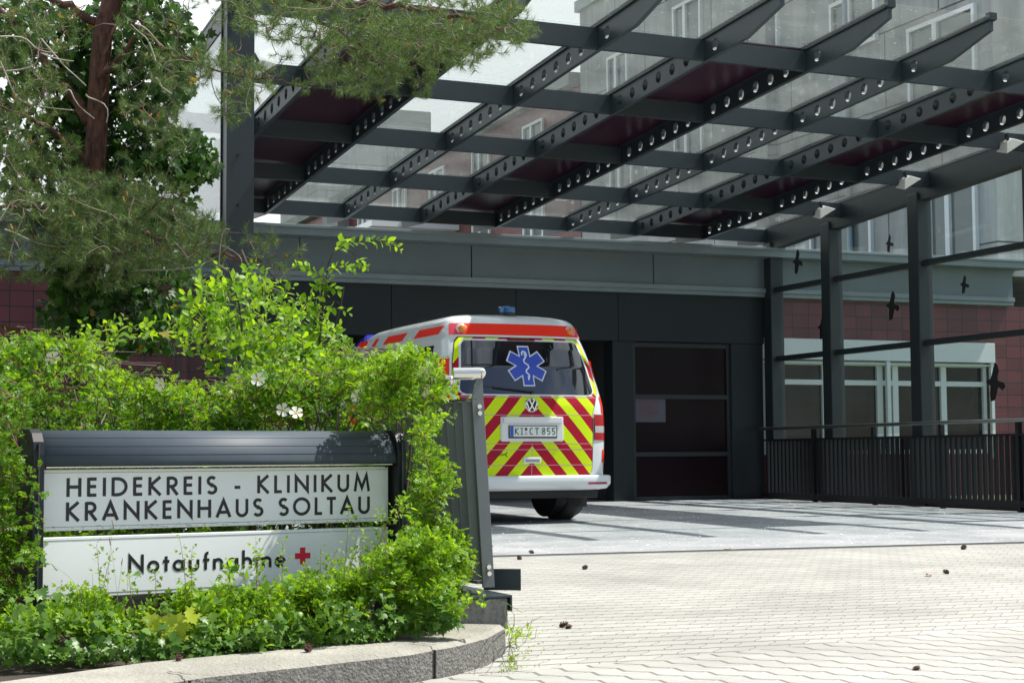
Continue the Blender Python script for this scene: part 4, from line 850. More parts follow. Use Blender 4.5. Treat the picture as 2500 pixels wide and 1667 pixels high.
# windscreen, bumper, underbody
mb = MB()
for j in range(9):
    z = 1.42+(2.0-1.42)*j/8; W = amb_w(z)*.80; F = amb_f(z)
    for i in range(13): s_ = -1+2*i/12; mb.v.append((s_*W, F-.6*(1-abs(math.cos(math.asin(s_*.80)))**.75)+.006, z))
for j in range(8):
    for i in range(12): a = j*13+i; mb.f.append((a+1, a, a+13, a+14))
mb.build('windscreen', M_autoglass, amb, smooth=True)
def ucurve(z, e, yend=.62, n=28):
    W = amb_w(.6)+.0; pts = [(-(W+e), yend)]
    for i in range(n+1):
        a = -math.pi/2+math.pi*i/n; s_ = math.copysign(abs(math.sin(a))**.7, math.sin(a)); pts.append(((W+e)*s_, -e+CDP*1.0*(1-(1-min(abs(s_),.99999)**3.6)**(1/3.6))))
    pts.append((W+e, yend)); return [(x, y, z) for x, y in pts]
mb = MB(); lv = [(.362,-.05),(.375,.015),(.42,.045),(.50,.05),(.520,.04),(.525,-.02)]
n = 0
for z_, e_ in lv: c_ = ucurve(z_, e_); n = len(c_); mb.v += c_
for i in range(len(lv)-1):
    for k in range(n-1): mb.f.append((i*n+k, i*n+k+1, (i+1)*n+k+1, (i+1)*n+k))
bmp = mb.build('rear_bumper', M_ambw, amb, smooth=True)
mb = rgrid(lambda z: -.70, lambda z: .70, .496, .521, .038, 20, 2); mb.build('bumper_step', mat('grey_plastic', (.22,.23,.23), .6), bmp)
for sg_ in (-1, 1):
    mb = MB(); 
    pts = ucurve(.435, .0535); seg = [p for p in pts if .62 < p[0]*sg_ < .93 and p[1] < .2]; 
    for z_ in (.422, .444):
        for p in seg: mb.v.append((p[0], p[1], z_))
    k_ = len(seg)
    for i in range(k_-1): mb.f.append((i, i+1, k_+i+1, k_+i))
    if k_ > 1: mb.build('reflector', mat('dull_red_reflector', (.35,.02,.06), .3), bmp)
    mb = MB(); mb.add([P_ for P_ in [(sg_*.92,.30,.525),(sg_*.96,.30,.525),(sg_*.96,.66,.525),(sg_*.92,.66,.525),(sg_*.93,.22,.64),(sg_*.957,.24,.64),(sg_*.957,.66,.64),(sg_*.93,.66,.64)]], [(0,3,2,1),(4,5,6,7),(0,1,5,4),(1,2,6,5),(2,3,7,6),(3,0,4,7)]); mb.build('bumper_corner', M_ambw, bmp, bevel=.01)
mb = MB(); mb.box((-.86,.15,.27),(.86,4.9,.37)); mb.build('underbody', M_black, amb, bevel=.02)
mb = MB(); mb.tube([(-.7,1.0,.30),(.7,1.0,.30)], .05, 10); mb.build('axle', M_black, amb)
for sg_ in (-1, 1):
    for yw in (.98, 4.35):
        xo = sg_*.84; mb = MB(); pr = [(-.105,.20),(-.11,.30),(-.095,.335),(-.05,.345),(.05,.345),(.095,.335),(.11,.30),(.105,.20)]; n = 36
        for (dx, r_) in pr:
            for k in range(n): a = 2*math.pi*k/n; mb.v.append((xo+dx-sg_*.03, yw+r_*math.cos(a), .337+r_*math.sin(a)))
        for i in range(len(pr)-1):
            for k in range(n): mb.f.append((i*n+k, (i+1)*n+k, (i+1)*n+(k+1) % n, i*n+(k+1) % n))
        wh = mb.build('wheel', M_tyre, amb, smooth=True)
        mb = MB()
        for (dx, r_) in ((.07,.205),(.04,.19),(.05,.10),(.075,.06)):
            for k in range(n): a = 2*math.pi*k/n; mb.v.append((xo+sg_*dx-sg_*.03, yw+r_*math.cos(a), .337+r_*math.sin(a)))
        for i in range(3):
            for k in range(n): mb.f.append((i*n+k, (i+1)*n+k, (i+1)*n+(k+1) % n, i*n+(k+1) % n))
        mb.f.append(tuple(3*n+k for k in range(n))); mb.build('rim', mat('rim_grey', (.3,.3,.31), .4, metal=.7), wh, smooth=True)
        mb = MB(); mb.box((xo-.13, yw-.40, .16), (xo+.10, yw-.385, .40)); mb.build('mud_flap', M_tyre, amb)
    # dark wheel arch
        mb = MB(); mb.tube([(sg_*.60, yw, .42),(sg_*.962, yw, .42)], .38, 28); mb.build('wheel_arch', M_black, amb)
# roof beacon and front light bar corners
mb = MB(); mb.tube([(0,.62,2.29),(0,.62,2.335)], .10, 24); bc = mb.build('beacon_base', M_ink, amb, smooth=False)
mb = MB(); mb.tube([(0,.62,2.335),(0,.62,2.39),(0,.62,2.40),(0,.62,2.405)], [.098,.096,.088,.03], 28); mb.build('beacon_lens', M_blue, bc, smooth=False)
mb = MB(); mb.box((-.3, 1.1, 2.30),(.3,1.6,2.335)); mb.build('roof_hatch', M_ink, amb, bevel=.01)
for sg_ in (-1, 1):
    mb = MB(); mb.add([(sg_*.80,3.05,2.10),(sg_*.80,3.62,2.05),(sg_*.45,3.75,2.05),(sg_*.40,3.1,2.15),(sg_*.775,3.05,2.25),(sg_*.79,3.5,2.12),(sg_*.45,3.66,2.16),(sg_*.40,3.08,2.29)], [(0,3,2,1),(4,5,6,7),(0,1,5,4),(1,2,6,5),(2,3,7,6),(3,0,4,7)])
    mb.build('blue_front_beacon', mat('deep_blue_lens', (.01,.02,.55), .15, coat=1), amb, bevel=.02)
AK = 1.02; amb.location = (7.105, 16.66, .055); amb.scale = (AK*1.02, AK*1.05, AK); amb.rotation_euler = (0, 0, math.radians(1.6))
def copy_tree(o, parent=None):
    c = o.copy(); COL.objects.link(c)
    if parent: c.parent = parent
    for ch in list(o.children): copy_tree(ch, c)
    return c
amb2 = copy_tree(amb); amb2.location = (6.2, 23.75, .1)
amb2['label'] = 'second white ambulance van parked inside the garage, only a roof corner showing over the bush'
# ------------------------------------------------------------------ vegetation helpers
def unit(v): return v/np.maximum(np.linalg.norm(v, axis=-1, keepdims=True), 1e-9)
def frames(fwd, up):
    f = unit(fwd); x = unit(np.cross(f, up)+1e-6); z = np.cross(x, f); return np.stack([x, f, z], -1)   # columns x, y(fwd), z
def scatter(tv, tf, pos, fwd, up, size):
    """tv (k,3) template (x side, y along, z normal)"""
    Fm = frames(fwd, up); V = np.einsum('nij,kj->nki', Fm, tv)*size[:, None, None]+pos[:, None, :]
    n, k = len(pos), len(tv); Fc = (tf[None]+(np.arange(n)*k)[:, None, None]).reshape(-1, tf.shape[1]); return V.reshape(-1, 3), Fc
def leaf_tpl(w_=.3, fold=.12, n=2, curl=-.08):
    """ovate leaf, folded along its rib, triangles"""
    ts = [(.0,.0),(.3,.85),(.6,.95),(.85,.5),(1.,0.)] if n > 2 else [(0.,0.),(.4,1.),(1.,0.)]
    mid = [(0,t,curl*t*t) for t, _ in ts]; Lf = [(-w_*a,t,fold*a+curl*t*t) for t, a in ts[1:-1]]; Rt = [(w_*a,t,fold*a+curl*t*t) for t, a in ts[1:-1]]
    V = mid+Lf+Rt; m = len(ts); fs = []
    for side, off in ((0, m), (1, m+m-2)):
        chain = [0]+[off+i for i in range(m-2)]+[m-1]
        for i in range(m-1):
            a, b, c, d = i, i+1, chain[i+1], chain[i]
            for tri in ((a, b, c), (a, c, d)):
                if len(set(tri)) == 3: fs.append(tri if side else tri[::-1])
    return np.array(V, float), np.array(fs)
def compound_tpl(nl=7, lw=.3, ls=.36):
    lv, lf = leaf_tpl(lw, .08, 2); V = []; Fc = []
    def put(o, ang, s_, droop):
        c, sn = math.cos(ang), math.sin(ang)
        b = sum(len(q) for q in V); p = lv*s_; V.append(np.stack([p[:,0]*c+p[:,1]*sn+o[0], -p[:,0]*sn+p[:,1]*c+o[1], p[:,2]+o[2]+droop*p[:,1]], -1)); Fc.append(lf+b)
    pairs = (nl-1)//2
    for i in range(pairs):
        t = .25+.55*i/max(pairs-1, 1)
        for s_ in (-1, 1): put((0, t, -.06*t*t), s_*1.05, ls*(.8+.2*i), -.1)
    put((0, .85, -.05), 0, ls*1.15, -.15)
    b = sum(len(q) for q in V); V.append(np.array([[-.012,0,0],[.012,0,0],[0,.9,-.05]])); Fc.append(np.array([[0,1,2]])+b)
    return np.concatenate(V), np.concatenate(Fc)
def poly_leaf(pts, bend=-.1):
    """lobed leaf outline fanned from its centre"""
    c = np.array([0, .42]); V = [(0, .42, 0)]+[(x, y, .18*abs(x)+bend*y*y) for x, y in pts]; n = len(pts)
    return np.array(V, float), np.array([(0, i+1, (i+1) % n+1) for i in range(n)])
IVY = poly_leaf([(0,0),(.18,-.06),(.38,.05),(.50,.30),(.30,.38),(.40,.66),(.16,.62),(0,1.0),(-.16,.62),(-.40,.66),(-.30,.38),(-.50,.30),(-.38,.05),(-.18,-.06)])
MAPLE = poly_leaf([(0,0),(.14,-.05),(.36,-.12),(.30,.06),(.58,.12),(.50,.26),(.66,.44),(.40,.44),(.42,.62),(.20,.54),(.22,.76),(.10,.74),(0,1.05),(-.10,.74),(-.22,.76),(-.20,.54),(-.42,.62),(-.40,.44),(-.66,.44),(-.50,.26),(-.58,.12),(-.30,.06),(-.36,-.12),(-.14,-.05)])
ROSE = compound_tpl(7, .34, .40); ROSE5 = compound_tpl(5, .36, .46); OVAL = leaf_tpl(.30, .07, 5, -.12)
def rdir(n, up=.0):
    v = rng.normal(size=(n, 3)); v[:, 2] += up; return unit(v)
def twigmesh(segs, n=3):
    """segs: list of (points (k,3), r0, r1) -> one fast quad mesh"""
    V = []; Fc = []; b = 0
    for pts, r0, r1 in segs:
        pts = np.asarray(pts, float); k = len(pts); d = unit(np.gradient(pts, axis=0)); x = unit(np.cross(d, [.31,.2,.93])); y = np.cross(d, x); r = np.linspace(r0, r1, k)[:, None]
        for a in range(n): an = 2*math.pi*a/n; V.append(pts+(x*math.cos(an)+y*math.sin(an))*r)
        idx = np.arange(k-1)
        for a in range(n):
            a2 = (a+1) % n; Fc.append(np.stack([b+a*k+idx, b+a2*k+idx, b+a2*k+idx+1, b+a*k+idx+1], -1))
        b += n*k
    return np.concatenate(V), np.concatenate(Fc)
def curve(a, b, k=5, wob=.06, sag=0.):
    a = np.asarray(a, float); b = np.asarray(b, float); L_ = np.linalg.norm(b-a); t = np.linspace(0, 1, k)[:, None]
    w1, w2 = rng.normal(size=(2, 3))*wob*L_; p = a+(b-a)*t+w1*np.sin(math.pi*t)+w2*np.sin(2*math.pi*t)*.5; p[:, 2] -= sag*L_*np.sin(math.pi*t[:, 0]); return p
def connect(targets, nodes, k=5, wob=.08, cost_up=0.):
    """join each target to the nearest existing node, growing a twig net outward"""
    nodes = np.asarray(nodes, float); targets = np.asarray(targets, float); segs = []; ends = []
    d0 = np.array([np.min(np.linalg.norm(nodes-t, axis=1)) for t in targets]); ordr = np.argsort(d0)
    buf = np.zeros((len(nodes)+len(targets)*k, 3)); m = len(nodes); buf[:m] = nodes
    for i in ordr:
        t = targets[i]; dd = np.linalg.norm(buf[:m]-t, axis=1); j = int(np.argmin(dd)); p = curve(buf[j], t, k, wob, sag=.05)
        segs.append((p, dd[j])); buf[m:m+k-1] = p[1:]; m += k-1; d = p[-1]-p[-2]; ends.append((i, d/np.linalg.norm(d)))
    dirs = np.zeros_like(targets)
    for i, d in ends: dirs[i] = d
    return segs, dirs
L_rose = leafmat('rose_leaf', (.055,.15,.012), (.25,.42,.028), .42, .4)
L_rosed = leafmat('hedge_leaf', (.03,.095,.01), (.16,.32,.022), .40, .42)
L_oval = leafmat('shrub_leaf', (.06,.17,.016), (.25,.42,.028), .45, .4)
L_ivy = leafmat('ivy_leaf', (.012,.04,.008), (.042,.115,.012), .25, .42, yellow=.03)
L_pine = leafmat('pine_needle', (.035,.085,.025), (.20,.29,.08), .15, .45)
M_twig = mat('grey_brown_twig', (.16,.12,.095), .8, noise=(20, .3)); M_redtwig = mat('reddish_stem', (.17,.06,.05), .6)
def barkmat():
    m = mat('reddish_pine_bark', (.16,.065,.045), .9); t = m.node_tree; b = t.nodes['Principled BSDF']; N = t.nodes.new; Lk = t.links.new
    tc = N('ShaderNodeTexCoord'); mp = N('ShaderNodeMapping'); mp.inputs['Scale'].default_value = (1, 1, .35); Lk(tc.outputs['Object'], mp.inputs[0])
    v = N('ShaderNodeTexNoise'); v.inputs['Scale'].default_value = 22; v.inputs['Detail'].default_value = 8; v.inputs['Roughness'].default_value = .7; Lk(mp.outputs[0], v.inputs['Vector'])
    r = N('ShaderNodeValToRGB'); r.color_ramp.elements[0].position = .35; r.color_ramp.elements[0].color = (.035,.02,.016,1); r.color_ramp.elements[1].position = .65; r.color_ramp.elements[1].color = (.20,.085,.06,1); Lk(v.outputs[0], r.inputs[0]); Lk(r.outputs[0], b.inputs['Base Color'])
    bp = N('ShaderNodeBump'); bp.inputs['Strength'].default_value = .9; bp.inputs['Distance'].default_value = .02; Lk(v.outputs[0], bp.inputs['Height']); Lk(bp.outputs[0], b.inputs['Normal']); return m
M_bark = barkmat()
# ------------------------------------------------------------------ pine
pine = thing('pine_tree', tuple(atD(258, 1180, 11.6)*[1,1,0]+[0,0,.1]), 'ivy clad pine with reddish trunk and long needled branches reaching across the canopy', 'tree')
D0 = 11.6
tr = [atD(x, y, D0+dd) for x, y, dd in ((195,1150,.2),(200,980,.15),(208,820,.1),(215,640,.05),(228,480,0),(236,330,0),(242,200,0),(250,90,0),(272,10,0),(300,-90,.0),(315,-300,.1),(320,-600,0))]
mb = MB(); mb.tube(tr, [.09,.088,.085,.08,.078,.074,.072,.07,.072,.07,.05,.03], 14); mb.build('trunk', M_bark, pine, smooth=True)
limbs = [
 ([(285,0,0),(420,-60,-.2),(620,-30,-.5),(820,10,-.7),(980,18,-.8),(1120,40,-.8),(1240,70,-.8)], .035),
 ([(620,-30,-.5),(700,20,-.6),(790,60,-.7),(880,110,-.7),(960,160,-.7)], .018),
 ([(240,60,0),(170,20,-.1),(60,-30,-.2),(-60,-40,-.3)], .035),
 ([(232,300,0),(180,240,.0),(110,150,0),(40,60,.1),(-40,-20,.1)], .045),
 ([(232,210,0),(300,130,-.3),(350,60,-.4),(330,20,-.4)], .02), ([(290,30,0),(340,70,-.3),(400,115,-.5),(450,140,-.7),(520,170,-.8),(600,190,-.8),(690,195,-.8)], .012),
 ([(215,560,0),(160,520,-.4),(80,500,-.7),(-20,510,-.9)], .03), ([(215,600,0),(300,560,-.5),(400,590,-.8),(480,620,-.9),(560,620,-.9),(640,640,-.9)], .02),
 ([(215,660,0),(170,640,-.1),(120,600,-.4),(60,560,-.7)], .035), ([(300,560,-.5),(380,500,-.8),(460,470,-.9)], .012), ([(226,420,0),(150,330,-.4),(60,280,-.6),(-20,260,-.7)], .02),
 ([(200,900,.1),(130,850,-.1),(50,800,-.3),(-40,780,-.4)], .03), ([(560,620,-.9),(640,650,-.9),(720,720,-.9)], .006)]
nodes = []; lseg = []
for pts, r0 in limbs:
    P = np.array([atD(x, y, D0+dd) for x, y, dd in pts]); Q = []
    for i in range(len(P)-1):
        for t in np.linspace(0, 1, 5, endpoint=False): Q.append(P[i]*(1-t)+P[i+1]*t)
    Q.append(P[-1]); Q = np.array(Q); Q[1:-1] += rng.normal(size=Q[1:-1].shape)*.012; nodes.append(Q); lseg.append((Q, r0, r0*.35))
for seg in lseg:
    mb = MB(); mb.tube([tuple(p) for p in seg[0]], list(np.linspace(seg[1], seg[2], len(seg[0]))), 8); mb.build('branch', M_bark, pine, smooth=True)
reg = [(900,40,330,85,-.75,.5,330),(860,130,120,100,-.75,.35,170),(1000,110,110,80,-.8,.35,120),(1120,100,120,60,-.8,.35,120),(1210,60,90,55,-.8,.3,70),(1270,80,40,30,-.8,.2,14),(700,40,190,45,-.6,.4,70),(1030,215,35,30,-.8,.15,12),(930,190,70,60,-.75,.2,40),
 (440,170,80,50,-.6,.3,60),(530,150,70,40,-.8,.3,26),(600,195,60,45,-.8,.3,34),(570,260,60,35,-.8,.25,26),(410,320,70,60,-.7,.3,24),(660,170,70,40,-.8,.25,8),(740,200,30,20,-.8,.15,5),
 (140,560,210,90,-.7,.5,280),(350,570,190,80,-.8,.45,270),(230,480,220,60,-.6,.45,200),(470,600,70,50,-.9,.3,44),(560,590,60,40,-.9,.25,8),(650,620,60,35,-.9,.25,14),(715,640,40,30,-.9,.2,6),(660,700,50,20,-.9,.2,4),(120,650,160,40,-.6,.3,44),(350,650,120,40,-.8,.3,34),
 (60,240,90,110,-.5,.4,90),(20,400,70,110,-.7,.4,80),(320,240,120,90,-.4,.4,80),(80,90,110,90,-.2,.4,90),(330,90,140,80,-.4,.3,60),(180,400,140,60,-.5,.3,70),(40,330,60,60,-.7,.3,20),(440,-40,250,60,-.3,.4,60),(240,530,130,90,-.6,.25,110),(230,650,120,60,-.45,.2,70)]
tg = []
for cx_, cy_, rx, ry, dm, ds, n in reg:
    a = rng.uniform(0, 2*math.pi, n); r = np.sqrt(rng.uniform(0, 1, n))
    for k in range(n): tg.append(atD(cx_+rx*r[k]*math.cos(a[k]), cy_+ry*r[k]*math.sin(a[k]), D0+dm+rng.normal()*ds))
def offtrunk(p):
    q = p-CAMP; z_ = q@_F; x_ = 1250+FPX*(q@_R)/z_; y_ = 833.5-FPX*(q@_U)/z_; return not (z_ < D0+.12 and y_ < 430 and abs(x_-240) < 48)
tg = np.array([p for p in tg if offtrunk(p)]); segs, dirs = connect(tg, np.concatenate(nodes), 6, .10)
V, Fc = twigmesh([(p, .0045 if d > .2 else .0032, .0022) for p, d in segs]); fastmesh('twigs', V, Fc, M_twig, pine)
# needle tuft templates: shoot of ~9 cm with needles all round
def tuft(n, L0, spread):
    V = []; Fc = []
    for i in range(n):
        t = rng.uniform(-.35, 1)*.75; an = rng.uniform(0, 2*math.pi); ti = rng.normal(spread, .22); ti = max(.15, ti*(1.15-.45*t))
        d = np.array([math.sin(ti)*math.cos(an), math.cos(ti), math.sin(ti)*math.sin(an)]); s_ = unit(np.cross(d, rng.normal(size=3)))*.019; o = np.array([0, t*.9, 0]); ln = L0*rng.uniform(.75, 1.1)
        V += [o-s_, o+s_, o+d*ln]; b = 3*i; Fc.append((b, b+1, b+2))
    return np.array(V), np.array(Fc)
Vs = []; Fs = []; b = 0
which = rng.integers(0, 4, len(tg)); tpls = [tuft(56, .80, sp_) for sp_ in (.75, .9, 1.05, .85)]
dirs = unit(dirs+rng.normal(size=dirs.shape)*.35+np.array([0, 0, .22]))
for q in range(4):
    m_ = which == q; V, Fc = scatter(*tpls[q], tg[m_], dirs[m_], rdir(m_.sum()), rng.uniform(.062, .09, m_.sum())); Vs.append(V); Fs.append(Fc+b); b += len(V)
fastmesh('needles', np.concatenate(Vs), np.concatenate(Fs), L_pine, pine)
# male cones on some shoots
mb = MB(); sel = rng.choice(len(tg), 150, replace=False)
for i in sel:
    d = unit(dirs[i]+np.array([0,0,.9])); o = tg[i]+dirs[i]*.03; pts = [o+d*t*.045 for t in (0, .25, .5, .75, 1.)]; mb.tube([tuple(p) for p in pts], [.004,.009,.0085,.007,.002], 5)
_pc = mb.build('pollen_cones', mat('orange_brown_cone', (.33,.17,.055), .8, noise=(60, .4)), pine); _pc['kind'] = 'stuff'
# bare dead twigs in front of the trunk
dseg = []
for x0, y0, x1, y1 in ((0,150,180,270),(10,175,110,90),(0,90,140,130),(100,130,180,150),(150,230,230,290),(100,95,210,210),(210,230,260,300),(330,60,400,115),(380,150,320,60),(420,230,380,190),(10,560,180,600),(200,560,330,640),(330,660,560,600),(480,600,590,640),(560,560,540,720),(590,610,720,720),(60,520,20,640),(420,590,700,660)):
    dseg.append((curve(atD(x0, y0, D0-1.0), atD(x1, y1, D0-.95), 9, .10), .006, .003))
V, Fc = twigmesh(dseg, 5); fastmesh('dead_twigs', V, Fc, mat('pale_dead_twig', (.36,.32,.26), .8), pine)
# ------------------------------------------------------------------ ivy on and around the trunk
ivy = thing('climbing_ivy', tuple(atD(300, 1180, 12.2)*[1,1,0]+[0,0,.1]), 'dark green broad leaved ivy climbing over the pine trunk at left', 'ivy')
ireg = [(330,60,130,90,.25,.35,420),(330,190,150,90,.3,.3,420),(120,110,130,110,.6,.3,420),(100,300,130,130,.7,.3,420),(300,330,150,90,.35,.3,400),(440,380,90,70,.25,.25,230),(500,400,45,40,.2,.15,50),(330,460,150,90,.4,.3,360),(430,120,60,70,.1,.2,90),(460,90,50,30,.0,.15,22),
 (150,450,150,100,.6,.3,330),(330,600,120,110,.7,.3,330),(250,760,160,110,.6,.35,480),(430,700,70,80,.7,.3,90),(200,640,90,80,.4,.3,150),(440,560,50,50,.4,.2,50),(40,60,60,80,.5,.3,120),(390,800,80,60,.4,.3,120),(220,250,80,240,.55,.15,420),(230,650,70,220,.5,.15,300),(205,700,75,120,-.22,.1,190),(205,850,80,90,-.2,.1,120)]
ip = []
for cx_, cy_, rx, ry, dm, ds, n in ireg:
    a = rng.uniform(0, 2*math.pi, n); r = np.sqrt(rng.uniform(0, 1, n))
    n = int(n*1.5); a = rng.uniform(0, 2*math.pi, n); r = np.sqrt(rng.uniform(0, 1, n)); ip += [atD(cx_+rx*r[k]*math.cos(a[k]), cy_+ry*r[k]*math.sin(a[k]), D0+dm+rng.normal()*ds) for k in range(n)]
ip = np.array([p for p in ip if offtrunk(p)]); n = len(ip); fw = rdir(n)*.7+np.array([.1,-.25,-.75]); up = rdir(n)*.6+np.array([.3,-.55,.5])
V, Fc = scatter(*IVY, ip, fw, up, rng.uniform(.045, .095, n)); fastmesh('leaves', V, Fc, L_ivy, ivy)
sub = ip[rng.choice(n, 420, replace=False)]; segs, _ = connect(sub, np.array(tr), 5, .12); V, Fc = twigmesh([(p, .005, .003) for p, d in segs]); fastmesh('stems', V, Fc, mat('dark_ivy_stem', (.06,.045,.03), .9), ivy)
# ------------------------------------------------------------------ hedge and shrubs
def shoot_mass(name_parent, starts, dirs_, lens, per, tpl, lsize, lmat, smat, stem_r=.0028, spread=.9, upb=.25, stems=True):
    """leafy shoots: each start grows a slightly arching stem with leaves all along it"""
    pos = []; fwd = []; sz = []; segs = []
    for s_, d, ln in zip(starts, dirs_, lens):
        b_ = d+np.array([0, 0, -.15])+rng.normal(size=3)*.15; t = np.linspace(0, 1, 6)[:, None]; p = s_+d*ln*t*(1-t*.35)+b_*ln*.35*t*t; segs.append((p, stem_r, stem_r*.45))
        tt = np.linspace(.12, 1, per); q = np.stack([np.interp(tt, t[:, 0], p[:, i]) for i in range(3)], -1); ax = unit(p[-1]-p[0]); ph = rng.uniform(0, 6.28)
        e1 = unit(np.cross(ax, [.3,.1,.9])); e2 = np.cross(ax, e1)
        for k in range(per):
            an = ph+k*2.4; o = e1*math.cos(an)+e2*math.sin(an); pos.append(q[k]); fwd.append(o*spread+ax*.55+np.array([0,0,.1])); sz.append(lsize*rng.uniform(.65, 1.15)*(1-.35*tt[k]**3))
    pos = np.array(pos); fwd = np.array(fwd); sz = np.array(sz); up = rdir(len(pos))*.8+np.array([.1,-.25,.85]); V, Fc = scatter(*tpl, pos, fwd, up, sz)
    fastmesh('leaves', V, Fc, lmat, name_parent)
    if stems: V, Fc = twigmesh(segs); fastmesh('stems', V, Fc, smat, name_parent)
    return pos
# rose hedge: volume behind the sign, described by its top profile in the picture and real depths
def clump(p, f=1., th=-.2):
    x, y, z = np.asarray(p)*f; return math.sin(9*x+2*z)+math.sin(13*z-4*x+1)+math.sin(11*y+5*z)*.7+math.sin(23*x+17*z)*.5 > th
def interp(x, pts): return float(np.interp(x, [p[0] for p in pts], [p[1] for p in pts]))
TOP = [(-200,860),(0,900),(40,885),(130,870),(230,890),(290,950),(360,985),(420,995),(500,1010),(560,1000),(640,955),(700,940),(760,955),(850,935),(930,918),(980,905),(1020,935),(1045,980),(1075,1010)]
RIGHT = [(860,1000),(930,1040),(1000,1040),(1060,1035),(1100,1045),(1160,1065),(1200,1080),(1260,1085),(1320,1115),(1370,1135),(1420,1115),(1500,1085)]
hedge = thing('rose_hedge', (1.0, 7.3, .1), 'dense wild rose hedge with a few white blooms filling the bed behind the sign', 'hedge')
def sample_hedge(n, dlo, dhi, xr=(-120, 1180), ylim=1560, edge=True):
    out = []
    while len(out) < n:
        x = rng.uniform(*xr); D = rng.uniform(dlo, dhi)+(float(np.interp(x, (80,975),(6.55,7.35))) if dlo < 3 else 0); yt = interp(x, TOP) if x < 1075 else 1150
        y = yt+(ylim-yt)*rng.uniform(0, 1)**1.15
        if x > interp(y, RIGHT)-8: continue
        p = atD(x, y, D)
        if p[2] < .1 or not clump(p, 1., -.35): continue
        out.append(p)
    return np.array(out)
def grow(P, ln0, ln1, up=.6):
    d = rdir(len(P)); d[:, 1] = -abs(d[:, 1])*.8; d[:, 2] = abs(d[:, 2])*.8+up*.5; return unit(d), rng.uniform(ln0, ln1, len(P))
P = sample_hedge(720, 0, .6); P = P[[not (70 < q_[0]) or True for q_ in P]]
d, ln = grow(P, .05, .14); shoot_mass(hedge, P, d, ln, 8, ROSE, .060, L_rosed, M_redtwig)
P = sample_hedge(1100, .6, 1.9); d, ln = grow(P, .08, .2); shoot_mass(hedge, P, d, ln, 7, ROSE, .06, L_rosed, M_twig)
P = []
for k in range(270):
    x = rng.uniform(890, 1058); y = interp(x, [(890,930),(960,890),(1020,890),(1062,935)])+rng.uniform(0, 1)**1.3*(120 if x < 985 else 330)
    if y > 1030 and x < 1022: continue
    P.append(atD(x, y, rng.uniform(6.45, 6.9) if y > 1040 else rng.uniform(6.6, 7.2)))
P = np.array(P); d, ln = grow(P, .04, .10); shoot_mass(hedge, P, d, ln, 8, ROSE, .046, L_rose, M_redtwig)
# protruding upright shoots along the top
P = []
for k in range(210):
    x = rng.uniform(-20, 1065); P.append(atD(x, interp(x, TOP)+rng.uniform(-14, 30), float(np.interp(x, (80,975),(6.6,7.35)))+rng.uniform(0, .9)))
P = np.array(P); d = unit(rdir(len(P))*.45+np.array([.0, -.1, 1.])); shoot_mass(hedge, P, d, rng.uniform(.06, .15, len(P)), 9, ROSE, .046, L_rose, M_redtwig)
P = []
for k in range(130):
    x = rng.uniform(-20, 1040); P.append(atD(x, interp(x, TOP)+rng.uniform(10, 190), float(np.interp(x, (80,975),(6.6,7.38)))+rng.uniform(-.02, .3)))
P = np.array(P); P = P[[bool(q_[2] > .95) for q_ in P]]; d = unit(rdir(len(P))+np.array([.0, -.1, .7])); shoot_mass(hedge, P, d, rng.uniform(.14, .30, len(P)), 10, ROSE5, .062, L_oval, M_redtwig, .0035)
P = []
for k in range(46):
    x = rng.uniform(-20, 1000); P.append(atD(x, interp(x, TOP)+rng.uniform(-5, 60), float(np.interp(x, (80,975),(6.7,7.45)))+rng.uniform(0, .4)))
segs = [(np.array([p+np.array([rng.normal()*.1*t+.05*math.sin(3*t+k), 0, .3*t-.16*t*t])*1.0 for t in np.linspace(0, 1, 7)]), .004, .0015) for k, p in enumerate(P)]
V, Fc = twigmesh(segs, 4); fastmesh('bare_twigs', V, Fc, M_twig, hedge)
# right flank spilling beside the railing
P = np.array([q_ for q_ in sample_hedge(460, 6.6, 7.0, (1016, 1180), 1540) if (q_[2] < .62 or q_@_R > -.345*1.0)]); d, ln = grow(P, .05, .13); shoot_mass(hedge, P, d, ln, 8, ROSE, .046, L_rose, M_redtwig)
segs = [(curve(atD(x, 1440, 7.5), atD(x+rng.normal()*70, interp(x, TOP)+rng.uniform(20,120), 7.6+rng.normal()*.3), 8, .08), .009, .004) for x in rng.uniform(0, 1050, 90)]
V, Fc = twigmesh(segs, 4); fastmesh('canes', V, Fc, M_twig, hedge)
def flower(par, p, r, nrm):
    Fm = frames(np.array([rng.normal(size=3)]), np.array([nrm]))[0]; n3 = unit(np.array(nrm)); x = unit(np.cross(n3, [.3,.5,.8])); y = np.cross(n3, x); mb = MB(); ph = rng.uniform(0, 6)
    for k in range(5):
        a = ph+k*2*math.pi/5; 
        pts = []
        for (rr_, da, h_) in ((.12,0,.02),(.55,-.5,.12),(.95,-.42,.22),(1.0,0,.2),(.95,.42,.22),(.55,.5,.12)):
            pts.append(p+(x*math.cos(a+da)+y*math.sin(a+da))*r*rr_+n3*h_*r)
        mb.add([tuple(q_) for q_ in pts], [(0,1,2,3),(0,3,4,5)])
    o = mb.build('rose_flower', M_petal, par)
    mb = MB(); mb.tube([tuple(p), tuple(p+n3*r*.12)], [r*.24, r*.16], 8); mb.build('flower_centre', M_stamen, o)
M_petal = mat('white_petal', (.75,.74,.62), .6); M_stamen = mat('yellow_stamens', (.6,.42,.04), .7)
for x, y in ((129,875),(393,938),(629,926),(723,1008),(1034,912),(1036,950),(942,955),(873,968),(878,980),(1018,930),(925,905),(690,1000),(150,1420),(980,960)):
    flower(hedge, atD(x, y, float(np.interp(x, (80,975),(6.42,7.1))) - (.35 if x > 985 else 0)), .030 if (x, y) != (150,1420) else .012, _F*-1+rng.normal(size=3)*.4)
